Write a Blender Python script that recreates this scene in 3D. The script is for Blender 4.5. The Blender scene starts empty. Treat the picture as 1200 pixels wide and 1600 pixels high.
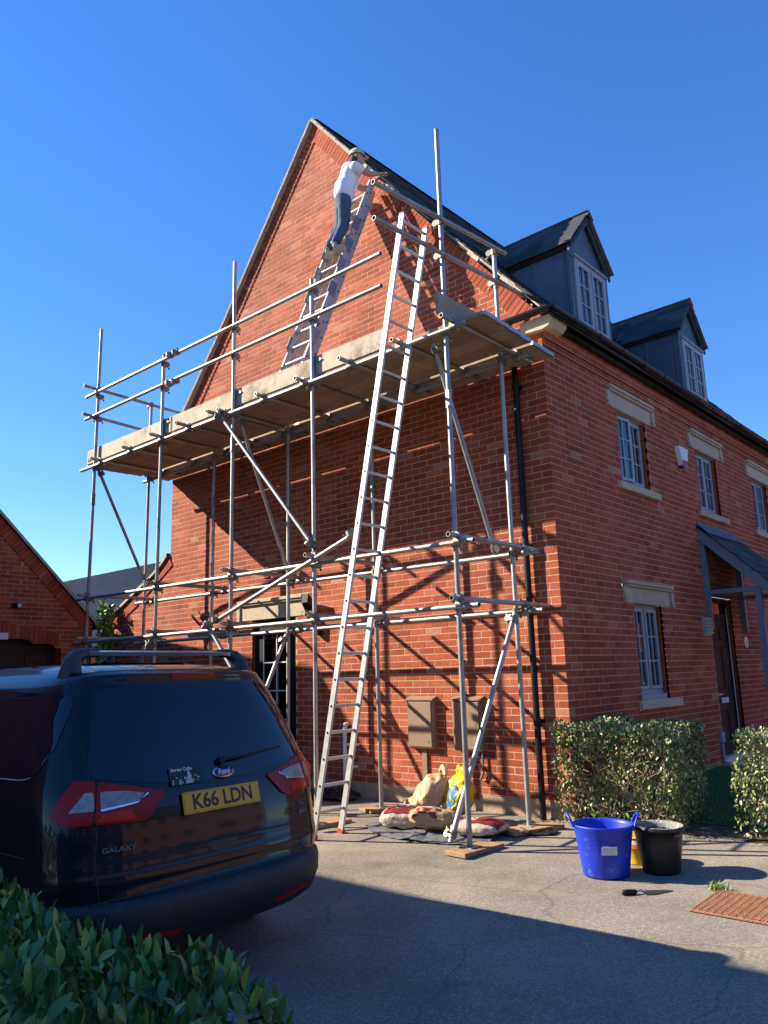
import bpy, bmesh, math, random
from math import sin, cos, pi, radians, atan2, sqrt, hypot
from mathutils import Vector as V3, Matrix, noise
from mathutils.bvhtree import BVHTree
from mathutils.geometry import delaunay_2d_cdt
random.seed(7)
sc = bpy.context.scene
COL = sc.collection
# ------------------------------------------------------------------ camera
CAMP = V3((4.0358, -7.2209, 1.4730))
yaw, pitch, roll = radians(41.7487), radians(11.6716), radians(-1.5814)
fw = V3((-sin(yaw)*cos(pitch), cos(yaw)*cos(pitch), sin(pitch)))
rt = V3((cos(yaw), sin(yaw), 0)); up = rt.cross(fw)
r2 = rt*cos(roll)+up*sin(roll); u2 = up*cos(roll)-rt*sin(roll)
cam = bpy.data.cameras.new('camera'); camo = bpy.data.objects.new('camera', cam); COL.objects.link(camo)
m = Matrix((r2, u2, -fw)).transposed().to_4x4(); m.translation = CAMP
camo.matrix_world = m
cam.sensor_fit = 'VERTICAL'; cam.sensor_height = 24.0; cam.lens = 24.0*1218.78/1600.0
cam.clip_start = 0.05; cam.clip_end = 3000
sc.camera = camo
# ------------------------------------------------------------------ sky and sun
LD = V3((1.85, 1.0, -1.25)).normalized()          # the way the sunlight travels
w = bpy.data.worlds.new('World'); sc.world = w; w.use_nodes = True
nt = w.node_tree; bg = nt.nodes['Background']
sky = nt.nodes.new('ShaderNodeTexSky'); sky.sky_type = 'NISHITA'; sky.sun_disc = False
sky.sun_elevation = math.asin(-LD.z); sky.sun_rotation = atan2(-LD.x, -LD.y)
sky.altitude = 0; sky.air_density = 1.0; sky.dust_density = 0.0; sky.ozone_density = 6.0
sg_ = nt.nodes.new('ShaderNodeGamma'); sg_.inputs[1].default_value = .82; sh_ = nt.nodes.new('ShaderNodeHueSaturation'); sh_.inputs['Saturation'].default_value = 1.28; sh_.inputs['Hue'].default_value = .512; sh_.inputs['Value'].default_value = 1.0
nt.links.new(sky.outputs[0], sg_.inputs[0]); nt.links.new(sg_.outputs[0], sh_.inputs['Color']); nt.links.new(sh_.outputs[0], bg.inputs[0]); bg.inputs[1].default_value = 0.138
sun = bpy.data.lights.new('sun', 'SUN'); sun.energy = 5.0; sun.angle = radians(0.53); sun.color = (1.0, .88, .71)
suno = bpy.data.objects.new('sun', sun); COL.objects.link(suno); suno.location = (-20, -12, 15)
suno.rotation_euler = LD.to_track_quat('-Z', 'Y').to_euler()
sc.view_settings.view_transform = 'Standard'; sc.view_settings.look = 'None'
sc.view_settings.gamma = 1.0; sc.view_settings.exposure = 1.27
sc.render.resolution_x = 768; sc.render.resolution_y = 1024
# ------------------------------------------------------------------ materials
MATS = {}
def mat(name, col, rough=.6, metal=0.0, var=.12, vs=6.0, bump=0.0, bs=60.0, spec=.5, coat=0.0, hue=None, trans=0.0, stain=None):
    m = bpy.data.materials.new(name); m.use_nodes = True; MATS[name] = m
    n = m.node_tree.nodes; l = m.node_tree.links; b = n['Principled BSDF']
    b.inputs['Roughness'].default_value = rough; b.inputs['Metallic'].default_value = metal
    b.inputs['Specular IOR Level'].default_value = spec; b.inputs['Coat Weight'].default_value = coat
    b.inputs['Coat Roughness'].default_value = .03
    tc = n.new('ShaderNodeTexCoord')
    nz = n.new('ShaderNodeTexNoise'); nz.inputs['Scale'].default_value = vs; nz.inputs['Detail'].default_value = 8; nz.inputs['Roughness'].default_value = .65
    l.new(tc.outputs['Object'], nz.inputs['Vector'])
    oi = n.new('ShaderNodeObjectInfo')
    mx = n.new('ShaderNodeMix'); mx.data_type = 'RGBA'
    c2 = hue or tuple(min(1, c*(1+2.2*var)) for c in col)
    mx.inputs[6].default_value = tuple(c*(1-1.6*var) for c in col)+(1,); mx.inputs[7].default_value = tuple(c2)+(1,)
    ad = n.new('ShaderNodeMath'); ad.operation = 'MULTIPLY_ADD'; ad.inputs[1].default_value = .3; l.new(oi.outputs['Random'], ad.inputs[0])
    sb = n.new('ShaderNodeMath'); sb.operation = 'SUBTRACT'; sb.inputs[1].default_value = .15; l.new(nz.outputs['Fac'], sb.inputs[0])
    l.new(sb.outputs[0], ad.inputs[2]); l.new(ad.outputs[0], mx.inputs[0]); l.new(mx.outputs[2], b.inputs['Base Color'])
    if stain:                                         # dirt, rust or mortar splashes: (colour, scale, threshold, strength)
        gp = n.new('ShaderNodeNewGeometry'); sn = n.new('ShaderNodeTexNoise'); sn.inputs['Scale'].default_value = stain[1]; sn.inputs['Detail'].default_value = 9; sn.inputs['Roughness'].default_value = .7; l.new(gp.outputs['Position'], sn.inputs['Vector'])
        sm_ = n.new('ShaderNodeMapRange'); sm_.inputs['From Min'].default_value = stain[2]; sm_.inputs['From Max'].default_value = stain[2]+.1; sm_.inputs['To Max'].default_value = stain[3]; l.new(sn.outputs['Fac'], sm_.inputs['Value'])
        s2_ = n.new('ShaderNodeMix'); s2_.data_type = 'RGBA'; s2_.inputs[7].default_value = tuple(stain[0])+(1,); l.new(sm_.outputs[0], s2_.inputs[0]); l.new(mx.outputs[2], s2_.inputs[6]); l.new(s2_.outputs[2], b.inputs['Base Color'])
    if metal > .3 or rough < .5:
        rr = n.new('ShaderNodeMapRange'); rr.inputs['To Min'].default_value = max(.02, rough*.75); rr.inputs['To Max'].default_value = min(1, rough*1.35)
        l.new(nz.outputs['Fac'], rr.inputs['Value']); l.new(rr.outputs[0], b.inputs['Roughness'])
    if bump:
        n2 = n.new('ShaderNodeTexNoise'); n2.inputs['Scale'].default_value = bs; n2.inputs['Detail'].default_value = 6
        l.new(tc.outputs['Object'], n2.inputs['Vector'])
        bp = n.new('ShaderNodeBump'); bp.inputs['Strength'].default_value = bump; bp.inputs['Distance'].default_value = .02
        l.new(n2.outputs['Fac'], bp.inputs['Height']); l.new(bp.outputs[0], b.inputs['Normal'])
    if trans:
        b.inputs['Transmission Weight'].default_value = trans
    return m
def brick_mat(name, cols, bump=.35):
    m = bpy.data.materials.new(name); m.use_nodes = True; MATS[name] = m
    n = m.node_tree.nodes; l = m.node_tree.links; b = n['Principled BSDF']; b.inputs['Roughness'].default_value = .85
    b.inputs['Specular IOR Level'].default_value = .25
    g = n.new('ShaderNodeNewGeometry'); oi = n.new('ShaderNodeObjectInfo')
    ad = n.new('ShaderNodeMath'); ad.operation = 'ADD'; l.new(g.outputs['Random Per Island'], ad.inputs[0]); l.new(oi.outputs['Random'], ad.inputs[1])
    fr = n.new('ShaderNodeMath'); fr.operation = 'FRACT'; l.new(ad.outputs[0], fr.inputs[0])
    cr = n.new('ShaderNodeValToRGB'); l.new(fr.outputs[0], cr.inputs[0]); e = cr.color_ramp
    e.interpolation = 'LINEAR'
    while len(e.elements) < len(cols): e.elements.new(.5)
    for i, (p, c) in enumerate(cols): e.elements[i].position = p; e.elements[i].color = c+(1,)
    tc = n.new('ShaderNodeTexCoord')
    nz = n.new('ShaderNodeTexNoise'); nz.inputs['Scale'].default_value = 38; nz.inputs['Detail'].default_value = 7; nz.inputs['Roughness'].default_value = .7
    l.new(g.outputs['Position'], nz.inputs['Vector'])
    n3 = n.new('ShaderNodeTexNoise'); n3.inputs['Scale'].default_value = 1.1; n3.inputs['Detail'].default_value = 5; l.new(g.outputs['Position'], n3.inputs['Vector'])
    hs = n.new('ShaderNodeHueSaturation'); l.new(cr.outputs[0], hs.inputs['Color'])
    mr = n.new('ShaderNodeMapRange'); mr.inputs['From Min'].default_value = .25; mr.inputs['From Max'].default_value = .75
    mr.inputs['To Min'].default_value = .68; mr.inputs['To Max'].default_value = 1.32; l.new(nz.outputs['Fac'], mr.inputs['Value'])
    m2 = n.new('ShaderNodeMapRange'); m2.inputs['From Min'].default_value = .3; m2.inputs['From Max'].default_value = .7
    m2.inputs['To Min'].default_value = .78; m2.inputs['To Max'].default_value = 1.18; l.new(n3.outputs['Fac'], m2.inputs['Value'])
    mu = n.new('ShaderNodeMath'); mu.operation = 'MULTIPLY'; l.new(mr.outputs[0], mu.inputs[0]); l.new(m2.outputs[0], mu.inputs[1])
    l.new(mu.outputs[0], hs.inputs['Value'])
    n4 = n.new('ShaderNodeTexNoise'); n4.inputs['Scale'].default_value = .9; n4.inputs['Detail'].default_value = 8; n4.inputs['Roughness'].default_value = .68; mp = n.new('ShaderNodeMapping'); mp.inputs['Location'].default_value = (7, 3, 1); mp.inputs['Scale'].default_value = (1.3, 1.3, .7); l.new(g.outputs['Position'], mp.inputs[0]); l.new(mp.outputs[0], n4.inputs['Vector'])
    m5 = n.new('ShaderNodeMapRange'); m5.inputs['From Min'].default_value = .52; m5.inputs['From Max'].default_value = .72; m5.inputs['To Max'].default_value = .30; l.new(n4.outputs['Fac'], m5.inputs['Value'])
    pm_ = n.new('ShaderNodeMix'); pm_.data_type = 'RGBA'; l.new(m5.outputs[0], pm_.inputs[0]); l.new(hs.outputs[0], pm_.inputs[6]); pm_.inputs[7].default_value = tuple(min(.6, c*1.15+.09) for c in cols[2][1])+(1,); l.new(pm_.outputs[2], b.inputs['Base Color'])
    bp = n.new('ShaderNodeBump'); bp.inputs['Strength'].default_value = bump; bp.inputs['Distance'].default_value = .006
    l.new(nz.outputs['Fac'], bp.inputs['Height']); l.new(bp.outputs[0], b.inputs['Normal'])
    return m
brick_mat('brick', [(0, (.275, .056, .027)), (.3, (.335, .070, .031)), (.6, (.365, .079, .034)), (.88, (.40, .094, .041)), (.97, (.42, .13, .070)), (1, (.42, .20, .13))])
brick_mat('slate', [(0, (.030, .035, .042)), (.4, (.040, .047, .055)), (.8, (.055, .060, .066)), (1, (.075, .078, .074))], .5)
brick_mat('slate_old', [(0, (.15, .12, .08)), (.5, (.22, .175, .115)), (1, (.10, .09, .075))], .6)
mat('mortar', (.48, .315, .205), .95, var=.22, vs=5, bump=.5, bs=220)
mat('plinth', (.33, .24, .16), .95, var=.3, vs=5, bump=.5, bs=90)
mat('verge_mortar', (.42, .38, .30), .95, var=.25, vs=16, bump=.6, bs=60)
mat('stone', (.50, .405, .285), .9, var=.16, vs=7, bump=.3, bs=120)
mat('black_plastic', (.010, .011, .013), .4, spec=.3, var=.3, vs=12)
mat('lead', (.075, .098, .135), .55, .25, var=.22, vs=3.5, bump=.15, bs=14)
mat('frame_grey', (.29, .315, .365), .45, var=.08, vs=9)
mat('porch_paint', (.15, .18, .235), .5, var=.12, vs=9)
mat('white_trim', (.62, .62, .60), .5, var=.08)
mat('door_black', (.009, .010, .013), .55, var=.2, spec=.25)
def glass(name, tint=.82, ior=1.7, rough=.015, add=.05):
    m = bpy.data.materials.new(name); m.use_nodes = True; MATS[name] = m; n = m.node_tree.nodes; l = m.node_tree.links; n.remove(n['Principled BSDF'])
    t = n.new('ShaderNodeBsdfTransparent'); t.inputs[0].default_value = (tint*.94, tint*.98, tint, 1); gl = n.new('ShaderNodeBsdfGlossy'); gl.inputs['Roughness'].default_value = rough
    fr = n.new('ShaderNodeFresnel'); fr.inputs[0].default_value = ior; ad = n.new('ShaderNodeMath'); ad.operation = 'ADD'; ad.inputs[1].default_value = add; ad.use_clamp = True; l.new(fr.outputs[0], ad.inputs[0])
    nz = n.new('ShaderNodeTexNoise'); nz.inputs['Scale'].default_value = 2.2; tc = n.new('ShaderNodeNewGeometry'); l.new(tc.outputs['Position'], nz.inputs['Vector']); bp = n.new('ShaderNodeBump'); bp.inputs['Strength'].default_value = .05; l.new(nz.outputs['Fac'], bp.inputs['Height']); l.new(bp.outputs[0], gl.inputs['Normal'])
    mx = n.new('ShaderNodeMixShader'); l.new(ad.outputs[0], mx.inputs[0]); l.new(t.outputs[0], mx.inputs[1]); l.new(gl.outputs[0], mx.inputs[2]); l.new(mx.outputs[0], n['Material Output'].inputs[0]); return m
glass('pane')
mat('curtain', (.42, .42, .43), .9, var=.25, vs=7)
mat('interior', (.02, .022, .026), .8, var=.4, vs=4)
mat('galv', (.36, .365, .36), .48, .70, var=.30, vs=5, bump=.06, bs=40, hue=(.50, .495, .47), stain=((.17, .10, .06), 3.2, .56, .7))
mat('galv_dark', (.30, .31, .31), .5, .8, var=.3, vs=14)
mat('rust', (.27, .125, .065), .9, .1, var=.35, vs=26, bump=.6, bs=120)
mat('coupler', (.22, .21, .19), .55, .75, var=.35, vs=30)
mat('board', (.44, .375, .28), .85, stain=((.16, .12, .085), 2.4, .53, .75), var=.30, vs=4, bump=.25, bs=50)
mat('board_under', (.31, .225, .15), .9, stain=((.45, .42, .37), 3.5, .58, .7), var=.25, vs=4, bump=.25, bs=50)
mat('sole_wood', (.36, .215, .11), .85, stain=((.13, .085, .05), 7, .54, .7), var=.25, vs=9, bump=.3, bs=50)
mat('aluminium', (.50, .51, .51), .5, .6, var=.1, vs=12)
mat('red_plastic', (.55, .05, .025), .5)
mat('meter_brown', (.25, .165, .10), .6, var=.1, vs=5)
mat('skin', (.46, .25, .17), .6)
mat('tshirt', (.78, .77, .80), .9, var=.06, vs=9, bump=.35, bs=14)
mat('jeans', (.055, .095, .15), .9, var=.3, vs=11, bump=.3, bs=18)
mat('cap', (.47, .47, .42), .85, var=.1)
mat('boot', (.42, .36, .28), .85, var=.2)
mat('hair', (.05, .035, .025), .8)
mat('blue_tub', (.008, .035, .46), .42, stain=((.16, .20, .42), 9, .56, .6), var=.18, vs=6, bump=.05, bs=30)
mat('black_tub', (.010, .010, .011), .45, stain=((.13, .125, .115), 8, .58, .7), var=.3, vs=20)
mat('mortar_grey', (.25, .24, .22), .9, var=.5, vs=22, bump=.6, bs=60)
mat('grey_film', (.45, .44, .42), .6, var=.4, vs=16)
mat('yellow', (.75, .50, .02), .4, var=.1, vs=9)
mat('orange', (.75, .20, .02), .4)
mat('white', (.75, .75, .73), .5, var=.05)
mat('sack_tan', (.43, .29, .155), .5, var=.2, vs=7, bump=.5, bs=22)
mat('sack_clear', (.44, .36, .285), .35, var=.25, vs=9, bump=.5, bs=22)
mat('maroon', (.20, .02, .025), .4, var=.15)
mat('blue_print', (.03, .16, .32), .4)
mat('sheet_black', (.02, .021, .024), .28, var=.4, vs=11, bump=.8, bs=18)
mat('sheet_grey', (.16, .17, .185), .35, var=.3, vs=9, bump=.7, bs=16)
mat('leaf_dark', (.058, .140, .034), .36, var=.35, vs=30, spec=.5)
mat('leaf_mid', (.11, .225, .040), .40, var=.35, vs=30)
mat('leaf_pale', (.20, .31, .05), .42, var=.3, vs=30)
mat('leaf_olive', (.20, .205, .085), .36, var=.4, vs=40, spec=.6)
mat('leaf_olive2', (.36, .34, .18), .38, var=.35, vs=40, spec=.6)
mat('twig', (.34, .235, .135), .85, var=.3, vs=30)
mat('bark', (.09, .065, .045), .9, var=.3)
mat('dry_leaf', (.32, .24, .10), .8, var=.35, vs=40)
mat('grass', (.045, .125, .025), .7, var=.3, vs=12)
mat('dark_brick', (.21, .10, .066), .9, var=.2, vs=2)
mat('soil', (.075, .055, .035), .95, var=.4, vs=20, bump=.8, bs=60)
mat('slab', (.28, .26, .23), .9, var=.15, vs=5, bump=.3, bs=60)
mat('tyre', (.012, .012, .012), .8)
mat('rim', (.45, .46, .48), .35, .8)
mat('bumper', (.018, .020, .023), .55, stain=((.05, .047, .043), 5, .52, .6), var=.15, vs=20, bump=.08, bs=300)
mat('car_glass', (.004, .007, .016), .04, var=.2, vs=1, spec=.6)
mat('lamp_red', (.33, .004, .005), .22, var=.35, vs=14, spec=.3)
mat('lamp_bright', (.70, .012, .006), .2, var=.1, spec=.3)
mat('lamp_clear', (.27, .24, .235), .2, .15, var=.5, vs=34, spec=.4)
mat('chrome', (.65, .66, .68), .12, 1.0, var=.1)
mat('rail_silver', (.50, .52, .55), .3, .85, var=.08)
mat('rail_black', (.03, .035, .04), .45)
mat('plate_yellow', (.86, .43, .008), .35, var=.06)
mat('ink', (.008, .008, .009), .4)
mat('ford_blue', (.01, .03, .14), .2, coat=.8)
mat('far_slate', (.010, .020, .036), .95, spec=.05, var=.25, vs=2.5)
mat('garage_door', (.010, .012, .018), .5, var=.15)
mat('orange_hose', (.45, .08, .03), .5)
def paint():
    m = bpy.data.materials.new('car_paint'); m.use_nodes = True; MATS['car_paint'] = m
    b = m.node_tree.nodes['Principled BSDF']; b.inputs['Base Color'].default_value = (.0022, .0030, .008, 1)
    b.inputs['Metallic'].default_value = 0; b.inputs['Roughness'].default_value = .4; b.inputs['Specular IOR Level'].default_value = .2; b.inputs['Coat Weight'].default_value = .55; b.inputs['Coat Roughness'].default_value = .035
    n = m.node_tree.nodes; l = m.node_tree.links
    tc = n.new('ShaderNodeTexCoord'); nz = n.new('ShaderNodeTexNoise'); nz.inputs['Scale'].default_value = 5; nz.inputs['Detail'].default_value = 6; l.new(tc.outputs['Object'], nz.inputs[0])
    mr = n.new('ShaderNodeMapRange'); mr.inputs['To Min'].default_value = .025; mr.inputs['To Max'].default_value = .10; l.new(nz.outputs['Fac'], mr.inputs['Value']); l.new(mr.outputs[0], b.inputs['Coat Roughness'])
paint()
def asphalt():
    m = bpy.data.materials.new('asphalt'); m.use_nodes = True; MATS['asphalt'] = m
    n = m.node_tree.nodes; l = m.node_tree.links; b = n['Principled BSDF']; b.inputs['Roughness'].default_value = .92; b.inputs['Specular IOR Level'].default_value = .3
    g = n.new('ShaderNodeNewGeometry')
    vo = n.new('ShaderNodeTexVoronoi'); vo.inputs['Scale'].default_value = 105; l.new(g.outputs['Position'], vo.inputs['Vector'])
    cr = n.new('ShaderNodeValToRGB'); e = cr.color_ramp
    e.elements[0].position = 0; e.elements[0].color = (.175, .155, .127, 1); e.elements[1].position = 1; e.elements[1].color = (.35, .31, .25, 1)
    e.elements.new(.45).color = (.215, .188, .152, 1); e.elements.new(.8).color = (.265, .232, .187, 1)
    wn = n.new('ShaderNodeSeparateColor'); l.new(vo.outputs['Color'], wn.inputs[0]); l.new(wn.outputs[0], cr.inputs[0])
    nz = n.new('ShaderNodeTexNoise'); nz.inputs['Scale'].default_value = .8; nz.inputs['Detail'].default_value = 7; nz.inputs['Roughness'].default_value = .62; l.new(g.outputs['Position'], nz.inputs['Vector'])
    mr = n.new('ShaderNodeMapRange'); mr.inputs['From Min'].default_value = .28; mr.inputs['From Max'].default_value = .72; mr.inputs['To Min'].default_value = .66; mr.inputs['To Max'].default_value = 1.28; l.new(nz.outputs['Fac'], mr.inputs['Value'])
    mx = n.new('ShaderNodeMix'); mx.data_type = 'RGBA'; mx.blend_type = 'MULTIPLY'; mx.inputs[0].default_value = 1
    l.new(cr.outputs[0], mx.inputs[6]); l.new(mr.outputs[0], mx.inputs[7])
    # mossy, sandy stains
    n2 = n.new('ShaderNodeTexNoise'); n2.inputs['Scale'].default_value = 1.6; n2.inputs['Detail'].default_value = 9; n2.inputs['Roughness'].default_value = .7
    mp = n.new('ShaderNodeMapping'); mp.inputs['Location'].default_value = (3.1, 1.7, 0); l.new(g.outputs['Position'], mp.inputs[0]); l.new(mp.outputs[0], n2.inputs['Vector'])
    m3 = n.new('ShaderNodeMapRange'); m3.inputs['From Min'].default_value = .55; m3.inputs['From Max'].default_value = .72; m3.inputs['To Max'].default_value = .55; l.new(n2.outputs['Fac'], m3.inputs['Value'])
    m4 = n.new('ShaderNodeMix'); m4.data_type = 'RGBA'; m4.inputs[7].default_value = (.33, .29, .17, 1); l.new(m3.outputs[0], m4.inputs[0]); l.new(mx.outputs[2], m4.inputs[6])
    # hairline cracks and old oil spots
    n6 = n.new('ShaderNodeTexNoise'); n6.inputs['Scale'].default_value = 2.0; n6.inputs['Detail'].default_value = 5; l.new(g.outputs['Position'], n6.inputs['Vector'])
    wm_ = n.new('ShaderNodeMix'); wm_.data_type = 'VECTOR'; wm_.inputs[0].default_value = .22; l.new(g.outputs['Position'], wm_.inputs[4]); l.new(n6.outputs['Color'], wm_.inputs[5])
    vc = n.new('ShaderNodeTexVoronoi'); vc.feature = 'DISTANCE_TO_EDGE'; vc.inputs['Scale'].default_value = .75; l.new(wm_.outputs[1], vc.inputs['Vector'])
    cm_ = n.new('ShaderNodeMapRange'); cm_.inputs['From Min'].default_value = .002; cm_.inputs['From Max'].default_value = .008; cm_.inputs['To Min'].default_value = .35; cm_.inputs['To Max'].default_value = 0; l.new(vc.outputs['Distance'], cm_.inputs['Value'])
    n7 = n.new('ShaderNodeTexNoise'); n7.inputs['Scale'].default_value = 1.1; n7.inputs['Detail'].default_value = 4; l.new(mp.outputs[0], n7.inputs['Vector']); om = n.new('ShaderNodeMapRange'); om.inputs['From Min'].default_value = .62; om.inputs['From Max'].default_value = .72; om.inputs['To Max'].default_value = .45; l.new(n7.outputs['Fac'], om.inputs['Value'])
    mxm = n.new('ShaderNodeMath'); mxm.operation = 'MAXIMUM'; l.new(cm_.outputs[0], mxm.inputs[0]); l.new(om.outputs[0], mxm.inputs[1])
    m7 = n.new('ShaderNodeMix'); m7.data_type = 'RGBA'; m7.inputs[7].default_value = (.07, .065, .058, 1); l.new(mxm.outputs[0], m7.inputs[0]); l.new(m4.outputs[2], m7.inputs[6])
    l.new(m7.outputs[2], b.inputs['Base Color'])
    bp = n.new('ShaderNodeBump'); bp.inputs['Strength'].default_value = .45; bp.inputs['Distance'].default_value = .004; l.new(vo.outputs['Distance'], bp.inputs['Height']); l.new(bp.outputs[0], b.inputs['Normal'])
asphalt()
# ------------------------------------------------------------------ helpers
WM = {}
class MB:
    def __init__(s): s.v = []; s.f = []; s.sm = []; s.mi = []
    def add(s, vs, fs, smooth=False, mi=0):
        o = len(s.v); s.v += [V3(v) for v in vs]; s.f += [tuple(i+o for i in f) for f in fs]; s.sm += [smooth]*len(fs); s.mi += [mi]*len(fs); return s
    def box(s, lo, hi, M=None, mi=0):
        x0, y0, z0 = lo; x1, y1, z1 = hi
        vs = [V3(p) for p in ((x0,y0,z0),(x1,y0,z0),(x1,y1,z0),(x0,y1,z0),(x0,y0,z1),(x1,y0,z1),(x1,y1,z1),(x0,y1,z1))]
        if M is not None: vs = [M @ v for v in vs]
        return s.add(vs, [(0,3,2,1),(4,5,6,7),(0,1,5,4),(1,2,6,5),(2,3,7,6),(3,0,4,7)], False, mi)
    def cbox(s, lo, hi, b=.004, M=None, mi=0):      # box with chamfered edges
        x0, y0, z0 = lo; x1, y1, z1 = hi; vs = []; idx = {}
        for ix, X in ((0, (x0, x0+b)), (1, (x1, x1-b))):
            for iy, Y in ((0, (y0, y0+b)), (1, (y1, y1-b))):
                for iz, Z in ((0, (z0, z0+b)), (1, (z1, z1-b))):
                    for a, p in (('x', (X[0], Y[1], Z[1])), ('y', (X[1], Y[0], Z[1])), ('z', (X[1], Y[1], Z[0]))):
                        idx[ix, iy, iz, a] = len(vs); vs.append(V3(p))
        I = idx; fs = []
        for i in (0, 1):
            fs += [[I[i,0,0,'x'], I[i,1,0,'x'], I[i,1,1,'x'], I[i,0,1,'x']], [I[0,i,0,'y'], I[1,i,0,'y'], I[1,i,1,'y'], I[0,i,1,'y']], [I[0,0,i,'z'], I[1,0,i,'z'], I[1,1,i,'z'], I[0,1,i,'z']]]
        for i in (0, 1):
            for j in (0, 1):
                fs += [[I[i,j,0,'x'], I[i,j,1,'x'], I[i,j,1,'y'], I[i,j,0,'y']], [I[i,0,j,'x'], I[i,1,j,'x'], I[i,1,j,'z'], I[i,0,j,'z']], [I[0,i,j,'y'], I[1,i,j,'y'], I[1,i,j,'z'], I[0,i,j,'z']]]
                for k in (0, 1): fs.append([I[i,j,k,'x'], I[i,j,k,'y'], I[i,j,k,'z']])
        c = (V3(lo)+V3(hi))/2; out = []
        for f in fs:
            n = (vs[f[1]]-vs[f[0]]).cross(vs[f[2]]-vs[f[0]]); fc = sum((vs[i] for i in f), V3())/len(f)
            out.append(tuple(f) if n.dot(fc-c) > 0 else tuple(reversed(f)))
        if M is not None: vs = [M @ v for v in vs]
        return s.add(vs, out, False, mi)
    def tube(s, p0, p1, r, n=12, r1=None, caps=True, mi=0, hollow=False):
        p0 = V3(p0); p1 = V3(p1); d = (p1-p0).normalized(); a = d.orthogonal().normalized(); b = d.cross(a); r1 = r if r1 is None else r1
        def ring(c, rr): return [c+(a*cos(2*pi*i/n)+b*sin(2*pi*i/n))*rr for i in range(n)]
        vs = ring(p0, r)+ring(p1, r1)
        s.add(vs, [(i, (i+1) % n, n+(i+1) % n, n+i) for i in range(n)], True, mi)
        if hollow:
            for c, sg, rr in ((p0, 1, r), (p1, -1, r1)):
                R = [ring(c, rr), ring(c, rr*.83), ring(c+d*sg*.12, rr*.83)]; vv = R[0]+R[1]+R[2]
                fs = [(i, n+i, n+(i+1) % n, (i+1) % n) for i in range(n)]+[(n+i, 2*n+i, 2*n+(i+1) % n, n+(i+1) % n) for i in range(n)]+[tuple(range(2*n, 3*n))]
                if sg < 0: fs = [tuple(reversed(f)) for f in fs]
                else: fs[-1] = tuple(reversed(fs[-1]))
                s.add(vv, fs, False, mi)
        elif caps:
            s.add(ring(p0, r), [tuple(reversed(range(n)))], False, mi); s.add(ring(p1, r1), [tuple(range(n))], False, mi)
        return s
    def path(s, pts, r, n=8, closed=False, mi=0):
        pts = [V3(p) for p in pts]; m_ = len(pts); vs = []; pa = None
        for i, p in enumerate(pts):
            d = ((pts[(i+1) % m_] if (closed or i < m_-1) else p)-(pts[i-1] if (closed or i > 0) else p)).normalized()
            a = (pa-d*pa.dot(d)).normalized() if pa is not None and (pa-d*pa.dot(d)).length > .01 else d.orthogonal().normalized()
            pa = a; b = d.cross(a); rr = r[i] if isinstance(r, (list, tuple)) else r
            vs += [p+(a*cos(2*pi*k/n)+b*sin(2*pi*k/n))*rr for k in range(n)]
        fs = []
        for i in range(m_ if closed else m_-1):
            o = i*n; q = ((i+1) % m_)*n; fs += [(o+k, o+(k+1) % n, q+(k+1) % n, q+k) for k in range(n)]
        s.add(vs, fs, True, mi)
        if not closed: s.add(vs[:n], [tuple(reversed(range(n)))], False, mi); s.add(vs[-n:], [tuple(range(n))], False, mi)
        return s
    def lathe(s, prof, c, n=32, sx=1.0, sy=1.0, mi=0, smooth=True):
        c = V3(c); vs = []
        for r, z in prof: vs += [c+V3((r*sx*cos(2*pi*i/n), r*sy*sin(2*pi*i/n), z)) for i in range(n)]
        fs = []
        for j in range(len(prof)-1): fs += [(j*n+i, j*n+(i+1) % n, (j+1)*n+(i+1) % n, (j+1)*n+i) for i in range(n)]
        return s.add(vs, fs, smooth, mi)
    def prism(s, poly, d, mi=0):                     # poly: world points (planar), d: extrusion vector
        poly = [V3(p) for p in poly]; d = V3(d); n = len(poly)
        nn = sum(((poly[i]).cross(poly[(i+1) % n]) for i in range(n)), V3())
        if nn.dot(d) > 0: poly = poly[::-1]
        return s.add(poly+[p+d for p in poly], [tuple(range(n)), tuple(reversed(range(n, 2*n)))]+[(i, i+n, (i+1) % n+n, (i+1) % n) for i in range(n)], False, mi)
    def build(s, name, m, parent=None, local=False):
        me = bpy.data.meshes.new(name); inv = None
        if parent is not None and not local: inv = WM[parent].inverted()
        me.from_pydata([(inv @ v) if inv is not None else v for v in s.v], [], s.f)
        me.polygons.foreach_set('use_smooth', s.sm)
        ms = m if isinstance(m, (list, tuple)) else [m]
        for q in ms: me.materials.append(MATS[q])
        if len(ms) > 1: me.polygons.foreach_set('material_index', s.mi)
        me.update(); return link(name, me, parent)
def link(name, me, parent=None, M=None):
    o = bpy.data.objects.new(name, me); COL.objects.link(o)
    W = WM[parent] if parent is not None else Matrix()
    if parent is not None: o.parent = parent
    if M is not None: o.matrix_local = (W.inverted() @ M); W = M
    WM[o] = W; return o
def thing(name, label, cat, loc=(0, 0, 0), rz=0, group=None):
    o = bpy.data.objects.new(name, None); COL.objects.link(o); o.empty_display_size = .2
    o.location = loc; o.rotation_euler = (0, 0, rz); WM[o] = Matrix.Translation(loc) @ Matrix.Rotation(rz, 4, 'Z')
    return tag(o, label, cat, group)
def tag(o, label, cat, group=None):
    o['label'] = label; o['category'] = cat
    if group: o['group'] = group
    return o
def struct(o): o['kind'] = 'structure'; return o
def stuff(o): o['kind'] = 'stuff'; return o
def frame(o, x, y, z=None):
    x = V3(x).normalized(); y = V3(y); z = x.cross(y).normalized(); y = z.cross(x)
    m = Matrix((x, y, z)).transposed().to_4x4(); m.translation = V3(o); return m
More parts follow.
